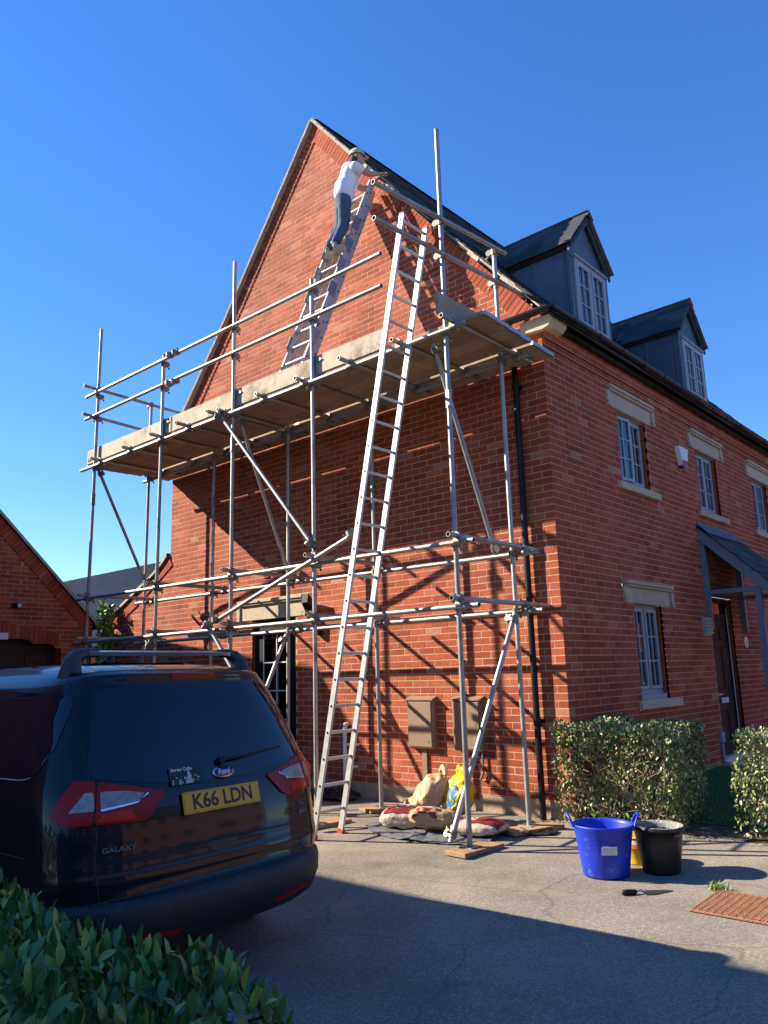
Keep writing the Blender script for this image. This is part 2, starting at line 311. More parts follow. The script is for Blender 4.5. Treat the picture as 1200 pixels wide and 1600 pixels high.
def text_mb(txt, size, M, ext=.001, sx=1.0, bold=0.0):
    cu = bpy.data.curves.new('t', 'FONT'); cu.body = txt; cu.size = size; cu.align_x = 'CENTER'; cu.align_y = 'CENTER'; cu.extrude = ext; cu.offset = bold; cu.resolution_u = 3
    o = bpy.data.objects.new('t', cu); COL.objects.link(o); bpy.context.view_layer.update()
    me = bpy.data.meshes.new_from_object(o); mb = MB(); S = Matrix.Diagonal((sx, 1, 1, 1))
    mb.add([M @ (S @ v.co) for v in me.vertices], [tuple(p.vertices) for p in me.polygons])
    bpy.data.objects.remove(o); bpy.data.curves.remove(cu); bpy.data.meshes.remove(me); return mb
def gz(x, y):                                        # ground height
    return .022*max(y, -11) if y < 0 else 0.0
# ------------------------------------------------------------------ ground
g = MB(); ys = [-500, -11, 0, 500]; zs = [-.242, -.242, 0, 0]
for i in range(3): g.add([(-600, ys[i], zs[i]), (600, ys[i], zs[i]), (600, ys[i+1], zs[i+1]), (-600, ys[i+1], zs[i+1])], [(0, 1, 2, 3)])
struct(g.build('driveway', 'asphalt'))
g = MB()                                             # lawn in front of the house, rising to the wall
for i in range(12):
    for j in range(8):
        def P(a, b):
            x = .0+3.4*a/12; y = .5+3.45*b/8 if b < 8 else 3.95
            return (x, y, .02+.105*(y-.5)/3.45+.012*noise.noise(V3((x*3, y*3, 0))))
        g.add([P(i, j), P(i+1, j), P(i+1, j+1), P(i, j+1)], [(0, 1, 2, 3)], True)
struct(g.build('lawn', 'grass'))
g = MB(); random.seed(3)
for _ in range(16000):
    x = random.uniform(.02, 2.4); y = .55+random.random()**1.3*3.3; z = .012+.105*(y-.5)/3.45; a = random.uniform(0, 6.28); h = random.uniform(.025, .06)
    dx, dy = cos(a)*.004, sin(a)*.004; bx, by = random.gauss(0, .012), random.gauss(0, .012)
    g.add([(x-dx, y-dy, z), (x+dx, y+dy, z), (x+bx, y+by, z+h)], [(0, 1, 2)])
stuff(tag(g.build('grass', 'grass'), 'dark green mown grass in the shade beside the front door', 'grass'))
struct(MB().box((-.0, 3.95, -.2), (3.4, 5.7, .145)).build('path', 'slab'))
struct(MB().box((-.35, -.0, -.2), (3.4, .52, .012)).build('planting_bed', 'soil'))
# ------------------------------------------------------------------ the brick house
house = thing('brick_house', 'red brick house with steep slate roof, dormers and scaffolded gable end', 'house')
CH = .075; Z0 = .0225
VA, VB, VC = (.10, 5.32), (-1.27, 6.87), (-3.6, 9.73)       # verge line on the right; mirrored on the left
def vx(z):
    if z < VA[1]: return 9.
    if z < VB[1]: return VA[0]+(VB[0]-VA[0])*(z-VA[1])/(VB[1]-VA[1])
    if z < VC[1]: return VB[0]+(VC[0]-VB[0])*(z-VB[1])/(VC[1]-VB[1])
    return -9.
def wing_top(x): return 3.40+.455*(x+7.2)+.25*max(0, (x+7.75))**2*1.5
GOP = [(-5.02, -4.08, -1, 2.27), (-5.36, -3.84, 2.27, 2.56)]
FOP = [(1.72, 2.56, 3.70, 4.64), (1.44, 2.86, 4.64, 4.915), (1.6, 2.78, 3.60, 3.70),
       (4.33, 5.17, 3.70, 4.64), (4.05, 5.45, 4.64, 4.915), (4.22, 5.38, 3.60, 3.70),
       (6.90, 7.74, 3.70, 4.64), (6.61, 8.03, 4.64, 4.915), (6.8, 7.86, 3.60, 3.70),
       (1.72, 2.52, 1.08, 2.21), (1.44, 2.88, 2.21, 2.475), (1.62, 2.82, .97, 1.08),
       (4.19, 5.13, -1, 2.42)]
def subtract(a, b, ops, za, zb):
    iv = [(a, b)]
    for (p, q, r, s_) in ops:
        if za < s_-.02 and zb > r+.02:
            nv = []
            for (c, d) in iv:
                if q <= c or p >= d: nv.append((c, d)); continue
                if p > c: nv.append((c, p))
                if q < d: nv.append((q, d))
            iv = nv
    return [(c, d) for c, d in iv if d-c > .025]
def gable_iv(za, zb):
    zm = (za+zb)/2; xr = min(0, vx(zm)-.06); xl = max(-7.2, -7.2-vx(zm)+.06)
    if zm < 3.4:
        xl = -9.32
        while xl < -7.2 and wing_top(xl)-.06 < zm: xl += .02
    return [] if xr-xl < .05 else subtract(xl, xr, GOP, za, zb)
def front_iv(za, zb): return subtract(0, 9.4, FOP, za, zb)
def gmap(u, d, z): return V3((u, -d, z))
def fmap(u, d, z): return V3((d, u, z))
BR = []                                              # every brick: (map, u0, u1, z0, z1, proud)
mort_g, mort_f = MB(), MB()
def strips(mp, ops, pr=0):                           # cut bricks that make up the part courses above and below stone and openings
    for i, (p, q, r, s_) in enumerate(ops):
        oth = [o for k, o in enumerate(ops) if k != i]
        for zz, below in ((r, True), (s_, False)):
            k = math.floor((zz-Z0)/CH); za, zb = Z0+CH*k, Z0+CH*(k+1)
            lo, hi = (za, zz) if below else (zz, zb)
            if zz < .2 or hi-lo < .006: continue
            covered = (za < s_-.02 and zb > r+.02)
            if not covered: continue
            iv = [(p, q)]
            for (a, b, c, d) in oth:
                if lo < d-.004 and hi > c+.004:
                    nv = []
                    for (u, v) in iv:
                        if b <= u or a >= v: nv.append((u, v)); continue
                        if a > u: nv.append((u, a))
                        if b < v: nv.append((b, v))
                    iv = nv
            for (u, v) in iv:
                if v-u < .01: continue
                (mort_f if mp is fmap else mort_g).add([mp(u, .0075, lo), mp(v, .0075, lo), mp(v, .0075, hi), mp(u, .0075, hi)], [(0, 1, 2, 3)])
                if hi-lo > .022:
                    x = u+.004
                    while x < v-.02: BR.append((mp, x, min(x+.215, v-.004), lo+(.008 if below else .004), hi-.002, 0, False)); x += .225
j = 2
while Z0+CH*j < 9.7:
    za, zb = Z0+CH*j, Z0+CH*(j+1)
    for (c, d) in gable_iv(za, zb):
        dm_ = d+(.0076 if d > -1e-6 else 0); mort_g.add([gmap(c, .0075, za), gmap(dm_, .0075, za), gmap(dm_, .0075, zb), gmap(c, .0075, zb)], [(0, 1, 2, 3)])
        e = -.11 if j % 2 == 0 else 0.0               # perpend phase
        k0 = int((-d+e)/.225)-2
        for k in range(k0, k0+int((d-c)/.225)+5):
            q1 = e-.225*k; q0 = q1-.225; a, b = max(q0+.005, c+(.005 if c > q0 else 0)), min(q1-.005, d-(.0 if d >= -1e-6 else .005))
            if q1-.005 > d-.006: b = d+(.0095 if d > -1e-6 else 0)
            if b-a > .03: BR.append((gmap, a, b, za+.010, zb, 0, b-a > .2))
    if zb < 5.22:
        pr = 0 if j < 66 else (.022 if j == 66 else .045)
        for (c, d) in front_iv(za, zb):
            cm2 = c-(.0074 if c < 1e-6 else 0); mort_f.add([fmap(cm2, .0075+pr, za), fmap(d, .0075+pr, za), fmap(d, .0075+pr, zb), fmap(cm2, .0075+pr, zb)], [(0, 1, 2, 3)])
            e = 0.0 if j % 2 == 0 else .11
            for k in range(-1, 44):
                q0 = e+.225*k; q1 = q0+.225; a, b = max(q0+.005, c), min(q1-.005, d)
                if q0 <= c+.02: a = c
                if b-a > .03: BR.append((fmap, a, b, za+.010, zb, pr, b-a > .2))
    j += 1
strips(fmap, FOP); strips(gmap, GOP)
gw = mort_g.build('gable_wall', 'mortar', house); fwl = mort_f.build('front_wall', 'mortar', house)
MB().box((-9.3, -.004, -.3), (-5.02, .2, .172)).box((-4.08, -.004, -.3), (0.0, .2, .172)).build('plinth', 'plinth', gw)
MB().box((-.2, .21, -.3), (.004, 4.19, .172)).box((-.2, 5.13, -.3), (.004, 9.4, .172)).build('plinth', 'plinth', fwl)
def bscore(b):
    c = b[0]((b[1]+b[2])/2, 0, (b[3]+b[4])/2); d = CAMP-c; nrm = V3((0, -1, 0)) if b[0] is gmap else V3((1, 0, 0))
    if c.x < -4 and c.z < 1.7 and b[0] is gmap: return 0
    if b[0] is fmap and c.z < .95 and c.y < 1.5: return 0
    return max(0, nrm.dot(d.normalized()))/d.length_squared
full = sorted([b for b in BR if b[6]], key=bscore, reverse=True)[:296]; fs_ = set(id(b) for b in full)
proto = bpy.data.meshes.new('brick')
pm = MB().cbox((-.1075, -.0095, -.0325), (.1075, .03, .0325), .0016); proto.from_pydata(pm.v, [], pm.f); proto.materials.append(MATS['brick'])
random.seed(11)
for b in full:
    c = b[0]((b[1]+b[2])/2, b[5]+random.uniform(-.001, .001), (b[3]+b[4])/2)
    R = Matrix.Rotation(random.gauss(0, .006), 4, 'Y') @ Matrix.Rotation(random.gauss(0, .003), 4, 'Z')
    if b[0] is fmap: R = Matrix.Rotation(pi/2, 4, 'Z') @ R
    S = Matrix.Diagonal(((b[2]-b[1])/.215, 1, 1, 1))
    link('brick', proto, gw if b[0] is gmap else fwl, Matrix.Translation(c) @ R @ S)
bw = MB()
def add_brick(mp, a, b, z0, z1, pr):
    d = pr+random.uniform(.0085, .0108); ch = .0016; j1, j2 = random.uniform(-.0006, .0006), random.uniform(-.0006, .0006)
    vs = [mp(a, -.02, z0), mp(b, -.02, z0), mp(b, -.02, z1), mp(a, -.02, z1), mp(a+ch, d+j1, z0+ch), mp(b-ch, d+j2, z0+ch), mp(b-ch, d+j2, z1-ch), mp(a+ch, d+j1, z1-ch),
          mp(a, d-ch, z0), mp(b, d-ch, z0), mp(b, d-ch, z1), mp(a, d-ch, z1)]
    fs = [(4, 5, 6, 7)]
    for i in range(4): k = (i+1) % 4; fs += [(8+i, 8+k, 4+k, 4+i), (i, k, 8+k, 8+i)]
    if mp is fmap: pass
    bw.add(vs, fs)
for b in BR:
    if id(b) not in fs_: add_brick(*b[:6])
# brick-on-edge course under the verges
def verge_course(p, q, sgn, n0=0, dep=.024):
    p = V3((p[0], 0, p[1])); q = V3((q[0], 0, q[1])); t = (q-p).normalized(); nn = V3((t.z, 0, -t.x))*sgn
    if nn.z > 0: nn = -nn
    k = int((q-p).length/.075)
    for i in range(k):
        a = p+t*(i*.075+.005); c = a+t*.065; y0 = -dep-random.uniform(0, .004)
        ps = [a, c, c+nn*.215, a+nn*.215]
        bw.add([V3((v.x, y0, v.z)) for v in ps]+[V3((v.x, .03, v.z)) for v in ps], [(0, 1, 2, 3), (3, 2, 1, 0)][:1]+[(i_, (i_+1) % 4, (i_+1) % 4+4, i_+4) for i_ in range(4)])
def mir(p): return (-7.2-p[0], p[1])
vd = -.03
verge_course((VA[0]-.16, VA[1]+.10), VB, 1); verge_course(VB, VC, 1)
verge_course((mir(VA)[0]+.16, VA[1]+.10), mir(VB), 1); verge_course(mir(VB), (VC[0]-.1, VC[1]-.1), 1)
verge_course((-9.25, wing_top(-9.25)), (-8.2, wing_top(-8.2)), 1); verge_course((-8.2, wing_top(-8.2)), (-7.2, wing_top(-7.2)), 1)
stuff(bw.build('brickwork', 'brick', house))
MB().prism([(-7.2, .012, 3.3), (0, .012, 5.3), (-1.27, .012, 6.85), (-3.6, .012, 9.72), (-5.93, .012, 6.85), (-7.2, .012, 5.3)], (0, .02, 0)).build('backing', 'mortar', house)
# roofs
def slope_prism(pts, y0, y1, th, name, m, parent):
    mb = MB()
    for a, b in zip(pts[:-1], pts[1:]):
        n_ = V3((b[1]-a[1], 0, -(b[0]-a[0]))).normalized()
        if n_.z < 0: n_ = -n_
        mb.prism([(a[0], y0, a[1]), (b[0], y0, b[1]), (b[0]+n_.x*th, y0, b[1]+n_.z*th), (a[0]+n_.x*th, y0, a[1]+n_.z*th)], (0, y1-y0, 0))
    return mb.build(name, m, parent)
EA = (.19, 5.225)
roof = slope_prism([EA, VB, VC, mir(VB), mir(EA)], -.095, 9.4, .03, 'roof', 'slate', house)
slate_me = bpy.data.meshes.new('slate'); pm = MB().box((-.124, -.0, -.004), (.124, .32, .004)); slate_me.from_pydata(pm.v, [], pm.f); slate_me.materials.append(MATS['slate'])
def slope_pos(s_):
    L1 = hypot(VB[0]-EA[0], VB[1]-EA[1])
    if s_ < L1: a, b, o = EA, VB, s_
    else: a, b, o = VB, VC, s_-L1
    t = V3((b[0]-a[0], 0, b[1]-a[1])).normalized(); return V3((a[0], 0, a[1]))+t*o, t
SL = []; random.seed(5); row = 0; s_ = -.04
while s_ < 5.65:
    p, t = slope_pos(max(0, s_)); nrm = V3((t.z, 0, -t.x)); 
    if nrm.z < 0: nrm = -nrm
    p = p+t*min(0, s_)
    for i in range(38):
        y = -.115+.125*(row % 2)+.25*i+random.uniform(-.004, .004)
        if row % 2 and i == 0: SL.append((p, t, nrm, -.115+.062, row, True))
        SL.append((p, t, nrm, y+.124, row, False))
    row += 1; s_ += .2
SL2 = sorted(range(len(SL)), key=lambda i: SL[i][3]*1.0+.02*SL[i][4]); near = set(SL2[:270]); sm = MB()
for i, (p, t, nrm, y, row_, half) in enumerate(SL):
    if any(d0-.12 < y < d0+1.12 and p.z < 6.6 for d0 in (1.05, 4.5)): continue
    R = Matrix((V3((0, 1, 0)), t, V3((0, 1, 0)).cross(t))).transposed().to_4x4()
    if R.col[2].to_3d().dot(nrm) < 0: R = Matrix((V3((0, -1, 0)), t, V3((0, -1, 0)).cross(t))).transposed().to_4x4()
    M = Matrix.Translation(V3((p.x, y, p.z))+nrm*(.048+random.uniform(0, .004))) @ R @ Matrix.Rotation(-.045+random.gauss(0, .008), 4, 'X') @ Matrix.Rotation(random.gauss(0, .01), 4, 'Z')
    if half: M = M @ Matrix.Diagonal((.5, 1, 1, 1))
    if i in near: link('slate', slate_me, roof, M)
    else: sm.box((-.124, 0, -.004), (.124, .32, .004), M)
stuff(sm.build('slating', 'slate', house))
mb = MB()
for i in range(32): 
    y = -.07+.3*i; mb.prism([(-3.72, y, 9.70), (-3.6, y, 9.80), (-3.48, y, 9.70), (-3.6, y, 9.77)], (0, .292, 0))
mb.build('ridge_tiles', 'slate_old', roof)
# pale mortar fillet bedding the verge slates: whole on the left, broken away low on the right
def fillet(p, q, name='verge_fillet', wv=.045, jag=.006, m='verge_mortar'):
    mb = MB(); p = V3((p[0], 0, p[1])); q = V3((q[0], 0, q[1])); t = (q-p).normalized(); nn = V3((-t.z, 0, t.x))
    if nn.z < 0: nn = -nn
    k = max(2, int((q-p).length/.09)); vs = []
    for i in range(k+1):
        a = p+(q-p)*i/k; j1 = random.uniform(-jag, jag); j2 = random.uniform(-jag, jag)
        vs += [V3((a.x, -.100+j1*.5, a.z))-nn*(.004+abs(j2)), V3((a.x, -.103+j2*.5, a.z))+nn*(wv+j1), V3((a.x, .0, a.z))+nn*wv, V3((a.x, .0, a.z))-nn*.004]
    fs = []
    for i in range(k): fs += [(4*i+c, 4*i+(c+1) % 4, 4*i+4+(c+1) % 4, 4*i+4+c) for c in range(4)]
    fs += [(0, 1, 2, 3), tuple(4*k+c for c in (3, 2, 1, 0))]
    return mb.add(vs, fs).build(name, m, roof)
fillet(mir(EA), mir(VB), wv=.03); fillet(mir(VB), VC, wv=.03)
def lerp(a, b, f): return (a[0]+(b[0]-a[0])*f, a[1]+(b[1]-a[1])*f)
fillet(lerp(VB, VC, .52), VC); fillet(lerp(VB, VC, .42), lerp(VB, VC, .49), jag=.012)
fillet(lerp(EA, VB, .30), lerp(EA, VB, .42), jag=.014); fillet(lerp(EA, VB, .62), lerp(EA, VB, .72), jag=.012)
fillet(lerp(EA, VB, .06), lerp(VB, VC, .42), 'undercloak', .012, .002, 'stone')
                                                     # black strips stand in for the shaded gap where the mortar has gone
for f0, f1 in ((.12, .30), (.44, .61), (.74, .93)):
    a = lerp(EA, VB, f0); b = lerp(EA, VB, f1)
    MB().prism([(a[0]+.02, -.098, a[1]+.02), (b[0]+.02, -.098, b[1]+.02), (b[0]+.035, -.106, b[1]+.045), (a[0]+.035, -.106, a[1]+.045)], (0, .03, 0)).build('verge_gap_shade', 'black_plastic', roof)
# low wing roof on the left
wr = MB(); pts = [(-9.34+.1*i, wing_top(-9.34+.1*i)) for i in range(22)]
for a, b in zip(pts[:-1], pts[1:]): wr.prism([(a[0], -.05, a[1]), (b[0], -.05, b[1]), (b[0], -.05, b[1]+.05), (a[0], -.05, a[1]+.05)], (0, 5, 0))
wr.build('wing_roof', 'far_slate', house)
wv_ = MB()
for a, b in zip(pts[:-1], pts[1:]): wv_.prism([(a[0], -.062, a[1]-.004), (b[0], -.062, b[1]-.004), (b[0], -.062, b[1]+.045), (a[0], -.062, a[1]+.045)], (0, .03, 0))
wv_.build('wing_verge', 'verge_mortar', house)
MB().cbox((-9.32, -.05, 2.15), (-8.98, .2, 2.40), .01).build('kneeler_stone', 'stone', house)
# kneeler, fascia, gutter, downpipe
MB().prism([(-.22, -.075, 5.14), (.06, -.075, 5.125), (.13, -.075, 5.145), (.175, -.075, 5.19), (.19, -.075, 5.27), (-.22, -.075, 5.275)], (0, .33, 0)).build('kneeler_stone', 'stone', house)
MB().box((.05, .25, 5.185), (.13, 9.4, 5.36)).box((-.02, .25, 5.20), (.055, 9.4, 5.24)).build('fascia', 'black_plastic', house)
def gutter(p0, p1, r=.058):
    p0, p1 = V3(p0), V3(p1); d = (p1-p0).normalized(); s2 = d.cross(V3((0, 0, 1))); mb = MB(); n = 10
    def ring(c, rr): return [c+s2*rr*cos(pi*i/n)-V3((0, 0, 1))*rr*sin(pi*i/n) for i in range(n+1)]
    A, B, A2, B2 = ring(p0, r), ring(p1, r), ring(p0, r-.006), ring(p1, r-.006); N = n+1
    mb.add(A+B, [(i, i+1, N+i+1, N+i) for i in range(n)], True); mb.add(A2+B2, [(i+1, i, N+i, N+i+1) for i in range(n)], True)
    mb.add(A+A2, [(i, N+i, N+i+1, i+1) for i in range(n)]); mb.add(B+B2, [(i+1, N+i+1, N+i, i) for i in range(n)])
    mb.add([A[0], B[0], B2[0], A2[0], A[-1], B[-1], B2[-1], A2[-1]], [(0, 1, 2, 3), (7, 6, 5, 4)])
    mb.add(A, [tuple(range(N))]); mb.add(B, [tuple(reversed(range(N)))]); return mb
gt = gutter((.195, -.12, 5.335), (.195, 9.4, 5.335)).build('gutter', 'black_plastic', house)
gutter((.20, -.135, 5.335), (-.43, -.135, 5.33)).build('gutter', 'black_plastic', house)
for y in [.35+.62*i for i in range(15)]:
    mb = gutter((.195, y-.018, 5.335), (.195, y+.018, 5.335), .064); mb.box((.12, y-.012, 5.325), (.15, y+.012, 5.36)); mb.build('gutter_bracket', 'black_plastic', gt)
dp = MB().path([(-.33, -.135, 5.30), (-.33, -.13, 5.22), (-.33, -.075, 5.08), (-.33, -.07, 4.98)], .034, 12); dp.tube((-.33, -.07, 5.0), (-.33, -.07, .0), .034, 14)
dpo = dp.build('downpipe', 'black_plastic', house)
for z in (4.55, 2.75, .95):
    mb = MB().tube((-.33, -.07, z-.04), (-.33, -.07, z+.04), .041, 14); mb.box((-.385, -.045, z-.02), (-.275, -.01, z+.02)); mb.build('pipe_bracket', 'black_plastic', dpo)
# ------------------------------------------------------------------ windows
def window(M, wd, ht, parent, cols=2, rows=3, casements=2, open_left=0.0, name='window', back='curtain', fr='frame_grey', fw_=.045, sill=False):
    mb = MB()                                         # local: x right, y up, z outward; origin lower left of the opening
    mb.box((0, 0, -.05), (fw_, ht, 0)); mb.box((wd-fw_, 0, -.05), (wd, ht, 0)); mb.box((fw_, ht-fw_, -.05), (wd-fw_, ht, 0)); mb.box((fw_, 0, -.05), (wd-fw_, fw_+.01, .002))
    if casements == 2: mb.box((wd/2-.02, fw_+.01, -.05), (wd/2+.02, ht-fw_, -.004))
    mb.box((fw_, fw_, -.052), (wd-fw_, ht-fw_, -.046), mi=1)
    mb.v = [M @ v for v in mb.v]; wo = mb.build(name, [fr, back], parent)
    cw = (wd-2*fw_-(.04 if casements == 2 else 0))/casements
    for c in range(casements):
        x0 = fw_+c*(cw+.04); y0 = fw_+.012; h = ht-2*fw_-.012; s = .042
        L = Matrix.Translation((x0, y0, .004))
        if c == 0 and open_left: L = L @ Matrix.Rotation(-open_left, 4, 'Y')
        mb = MB(); g0 = -.02; lo, hi = -.028, .014
        mb.cbox((.002, 0, lo), (s, h, hi), .004).cbox((cw-s, 0, lo), (cw-.002, h, hi), .004).cbox((s, 0, lo), (cw-s, s, hi), .004).cbox((s, h-s, lo), (cw-s, h, hi), .004)
        iw, ih = cw-2*s, h-2*s
        for k in range(1, cols): xx = s+iw*k/cols; mb.box((xx-.009, s, -.022), (xx+.009, h-s, .006))
        for k in range(1, rows): yy = s+ih*k/rows; mb.box((s, yy-.009, -.022), (cw-s, yy+.009, .0055))
        mb.v = [M @ L @ v for v in mb.v]; mb.build('casement', fr, wo)
        for a in range(cols):
            for b_ in range(rows):
                mb = MB().box((s+iw*a/cols+.002, s+ih*b_/rows+.002, -.014), (s+iw*(a+1)/cols-.002, s+ih*(b_+1)/rows-.002, -.008))
                tl = Matrix.Rotation(random.gauss(0, .006), 4, 'X') @ Matrix.Rotation(random.gauss(0, .006), 4, 'Y')
                mb.v = [M @ L @ v for v in mb.v]; mb.build('pane', 'pane', wo)
    return wo
def FM(y, z, x=-.07): return frame((x, y, z), (0, 1, 0), (0, 0, 1))
def GM(x, z, y=.07): return frame((x, y, z), (1, 0, 0), (0, 0, 1))
def reveal(mp, a, b, z0, z1, dep=.12):
    for q in (((a, .006, z0), (a, -dep, z0), (a, -dep, z1), (a, .006, z1)), ((b, .006, z0), (b, .006, z1), (b, -dep, z1), (b, -dep, z0))): MB().add([mp(*v) for v in q], [(0, 1, 2, 3)]).build('reveal', 'brick', fwl if mp is fmap else gw)
    for q in (((a, .0, z1+.001), (b, .0, z1+.001), (b, -dep, z1+.001), (a, -dep, z1+.001)), ((a, 0, z0-.001), (b, 0, z0-.001), (b, -dep, z0-.001), (a, -dep, z0-.001))): MB().add([mp(*v) for v in q], [(0, 1, 2, 3)]).build('reveal', 'stone', fwl if mp is fmap else gw)
def lintel(mp, a, b, z0, z1):
    mb = MB()
    def bx(u0, u1, d1, za, zb, ch=.006):
        q = [mp(u0, -.02, za), mp(u1, d1, zb)]; lo = V3(map(min, zip(*q))); hi = V3(map(max, zip(*q))); mb.cbox(lo, hi, ch)
    bx(a+.10, b-.10, .022, z0, z1-.075); bx(a+.07, b-.07, .055, z1-.075, z1-.045); bx(a+.05, b-.05, .075, z1-.045, z1)
    for s0, s1 in ((a, a+.085), (b-.085, b)): bx(s0, s1, .045, z0+.05, z1-.08); bx(s0+.02, s1-.0, .05, z0-.005, z0+.05)
    return mb.build('lintel', 'stone', house)
def sill(mp, a, b, z0, z1):
    mb = MB(); q = [mp(a, -.06, z0), mp(b, .055, z1)]; lo = V3(map(min, zip(*q))); hi = V3(map(max, zip(*q))); mb.cbox(lo, hi, .008); return mb.build('sill', 'stone', house)
for i, y in enumerate((1.72, 4.33, 6.90)):
    reveal(fmap, y, y+.84, 3.70, 4.64); window(FM(y, 3.70), .84, .94, house, open_left=(.16, .05, .0)[i])
    lintel(fmap, y-.28, y+1.12, 4.64, 4.915); sill(fmap, y-.12, y+1.06, 3.605, 3.70)
reveal(fmap, 1.72, 2.52, 1.08, 2.21); window(FM(1.72, 1.14), .80, 1.07, house, back='interior')
MB().box((-.12, 1.72, 1.08), (-.02, 2.52, 1.14)).build('window_board', 'frame_grey', house)
lintel(fmap, 1.44, 2.88, 2.21, 2.475); sill(fmap, 1.62, 2.82, .975, 1.08)
# front door
reveal(fmap, 4.19, 5.13, .14, 2.42, .2)
d = MB().box((-.12, 4.19, .15), (-.06, 4.25, 2.42)).box((-.12, 5.07, .15), (-.06, 5.13, 2.42)).box((-.12, 4.25, 2.36), (-.06, 5.07, 2.42)).box((-.12, 4.25, 2.12), (-.06, 5.07, 2.19)); d.build('door_frame', 'door_black', house)
MB().box((-.09, 4.25, 2.19), (-.085, 5.07, 2.36)).build('fanlight', 'pane', house)
MB().box((-.058, 5.055, .2), (-.05, 5.075, 2.3)).box((-.10, 4.22, .15), (.03, 5.10, .21)).build('threshold', 'white_trim', house)
door = MB().box((-.11, 4.25, .20), (-.075, 5.07, 2.12)).build('door', 'door_black', house)
for (a, b, c, e) in ((4.35, 4.60, 1.82, 2.0), (4.72, 4.97, 1.82, 2.0), (4.35, 4.60, 1.12, 1.72), (4.72, 4.97, 1.12, 1.72), (4.35, 4.60, .36, .82), (4.72, 4.97, .36, .82)):
    mb = MB().cbox((-.078, a, c), (-.066, b, e), .012); mb.cbox((-.07, a+.05, c+.04), (-.062, b-.05, e-.04), .004); mb.build('door_panel', 'door_black', door)
MB().cbox((-.076, 4.52, .92), (-.064, 4.80, 1.00), .004).build('letterbox', 'white_trim', door)
MB().tube((-.07, 4.33, 1.05), (-.03, 4.33, 1.05), .012).tube((-.03, 4.33, 1.05), (-.03, 4.45, 1.05), .010).build('handle', 'chrome', door)
# porch canopy
pch = MB(); ya, yb = 4.08, 5.62; sl = .99
pch.box((.005, ya, 1.95), (.075, ya+.07, 3.30)); porch = pch.build('porch', 'porch_paint', house)
MB().box((.005, yb-.07, 1.95), (.075, yb, 3.30)).build('wall_post', 'porch_paint', porch)
for y in (ya, yb-.07):
    mb = MB().box((.08, y+.01, 2.44), (.98, y+.06, 2.50)); mb.box((.68, y, .15), (.76, y+.07, 2.44)); mb.build('porch_post', 'porch_paint', porch)
for y in (ya-.03, yb-.01):
    MB().prism([(.0, y, 3.42), (.0, y, 3.24), (1.25, y, 3.24-1.25*sl), (1.25, y, 3.42-1.25*sl)], (0, .035, 0)).build('bargeboard', 'porch_paint', porch)
MB().prism([(.0, ya, 3.425), (.0, ya, 3.40), (1.25, ya, 3.40-1.25*sl), (1.25, ya, 3.425-1.25*sl)], (0, yb-ya, 0)).build('porch_deck', 'slate', porch)
MB().box((.004, ya-.03, 3.40), (.02, yb+.03, 3.50)).prism([(.02, ya-.04, 3.45), (.16, ya-.04, 3.45-.14*sl), (.16, ya-.04, 3.456-.14*sl), (.02, ya-.04, 3.46)], (0, yb-ya+.08, 0)).build('flashing', 'lead', porch)
t = V3((-1, 0, sl)).normalized(); nrm = V3((sl, 0, 1)).normalized()
for rw in range(9):
    for i in range(7):
        y = ya-.05+.125*(rw % 2)+.25*i
        if y+.124 > yb+.1: continue
        p = V3((1.28, 0, 3.43-1.28*sl))+t*(rw*.19); R = Matrix((V3((0, 1, 0)), t, V3((0, 1, 0)).cross(t))).transposed().to_4x4()
        if R.col[2].to_3d().dot(nrm) < 0: R = Matrix((V3((0, -1, 0)), t, V3((0, -1, 0)).cross(t))).transposed().to_4x4()
        link('slate', slate_me, porch, Matrix.Translation(V3((p.x, y+.124, p.z))+nrm*.012) @ R @ Matrix.Rotation(-.035, 4, 'X') @ Matrix.Rotation(random.gauss(0, .008), 4, 'Z'))
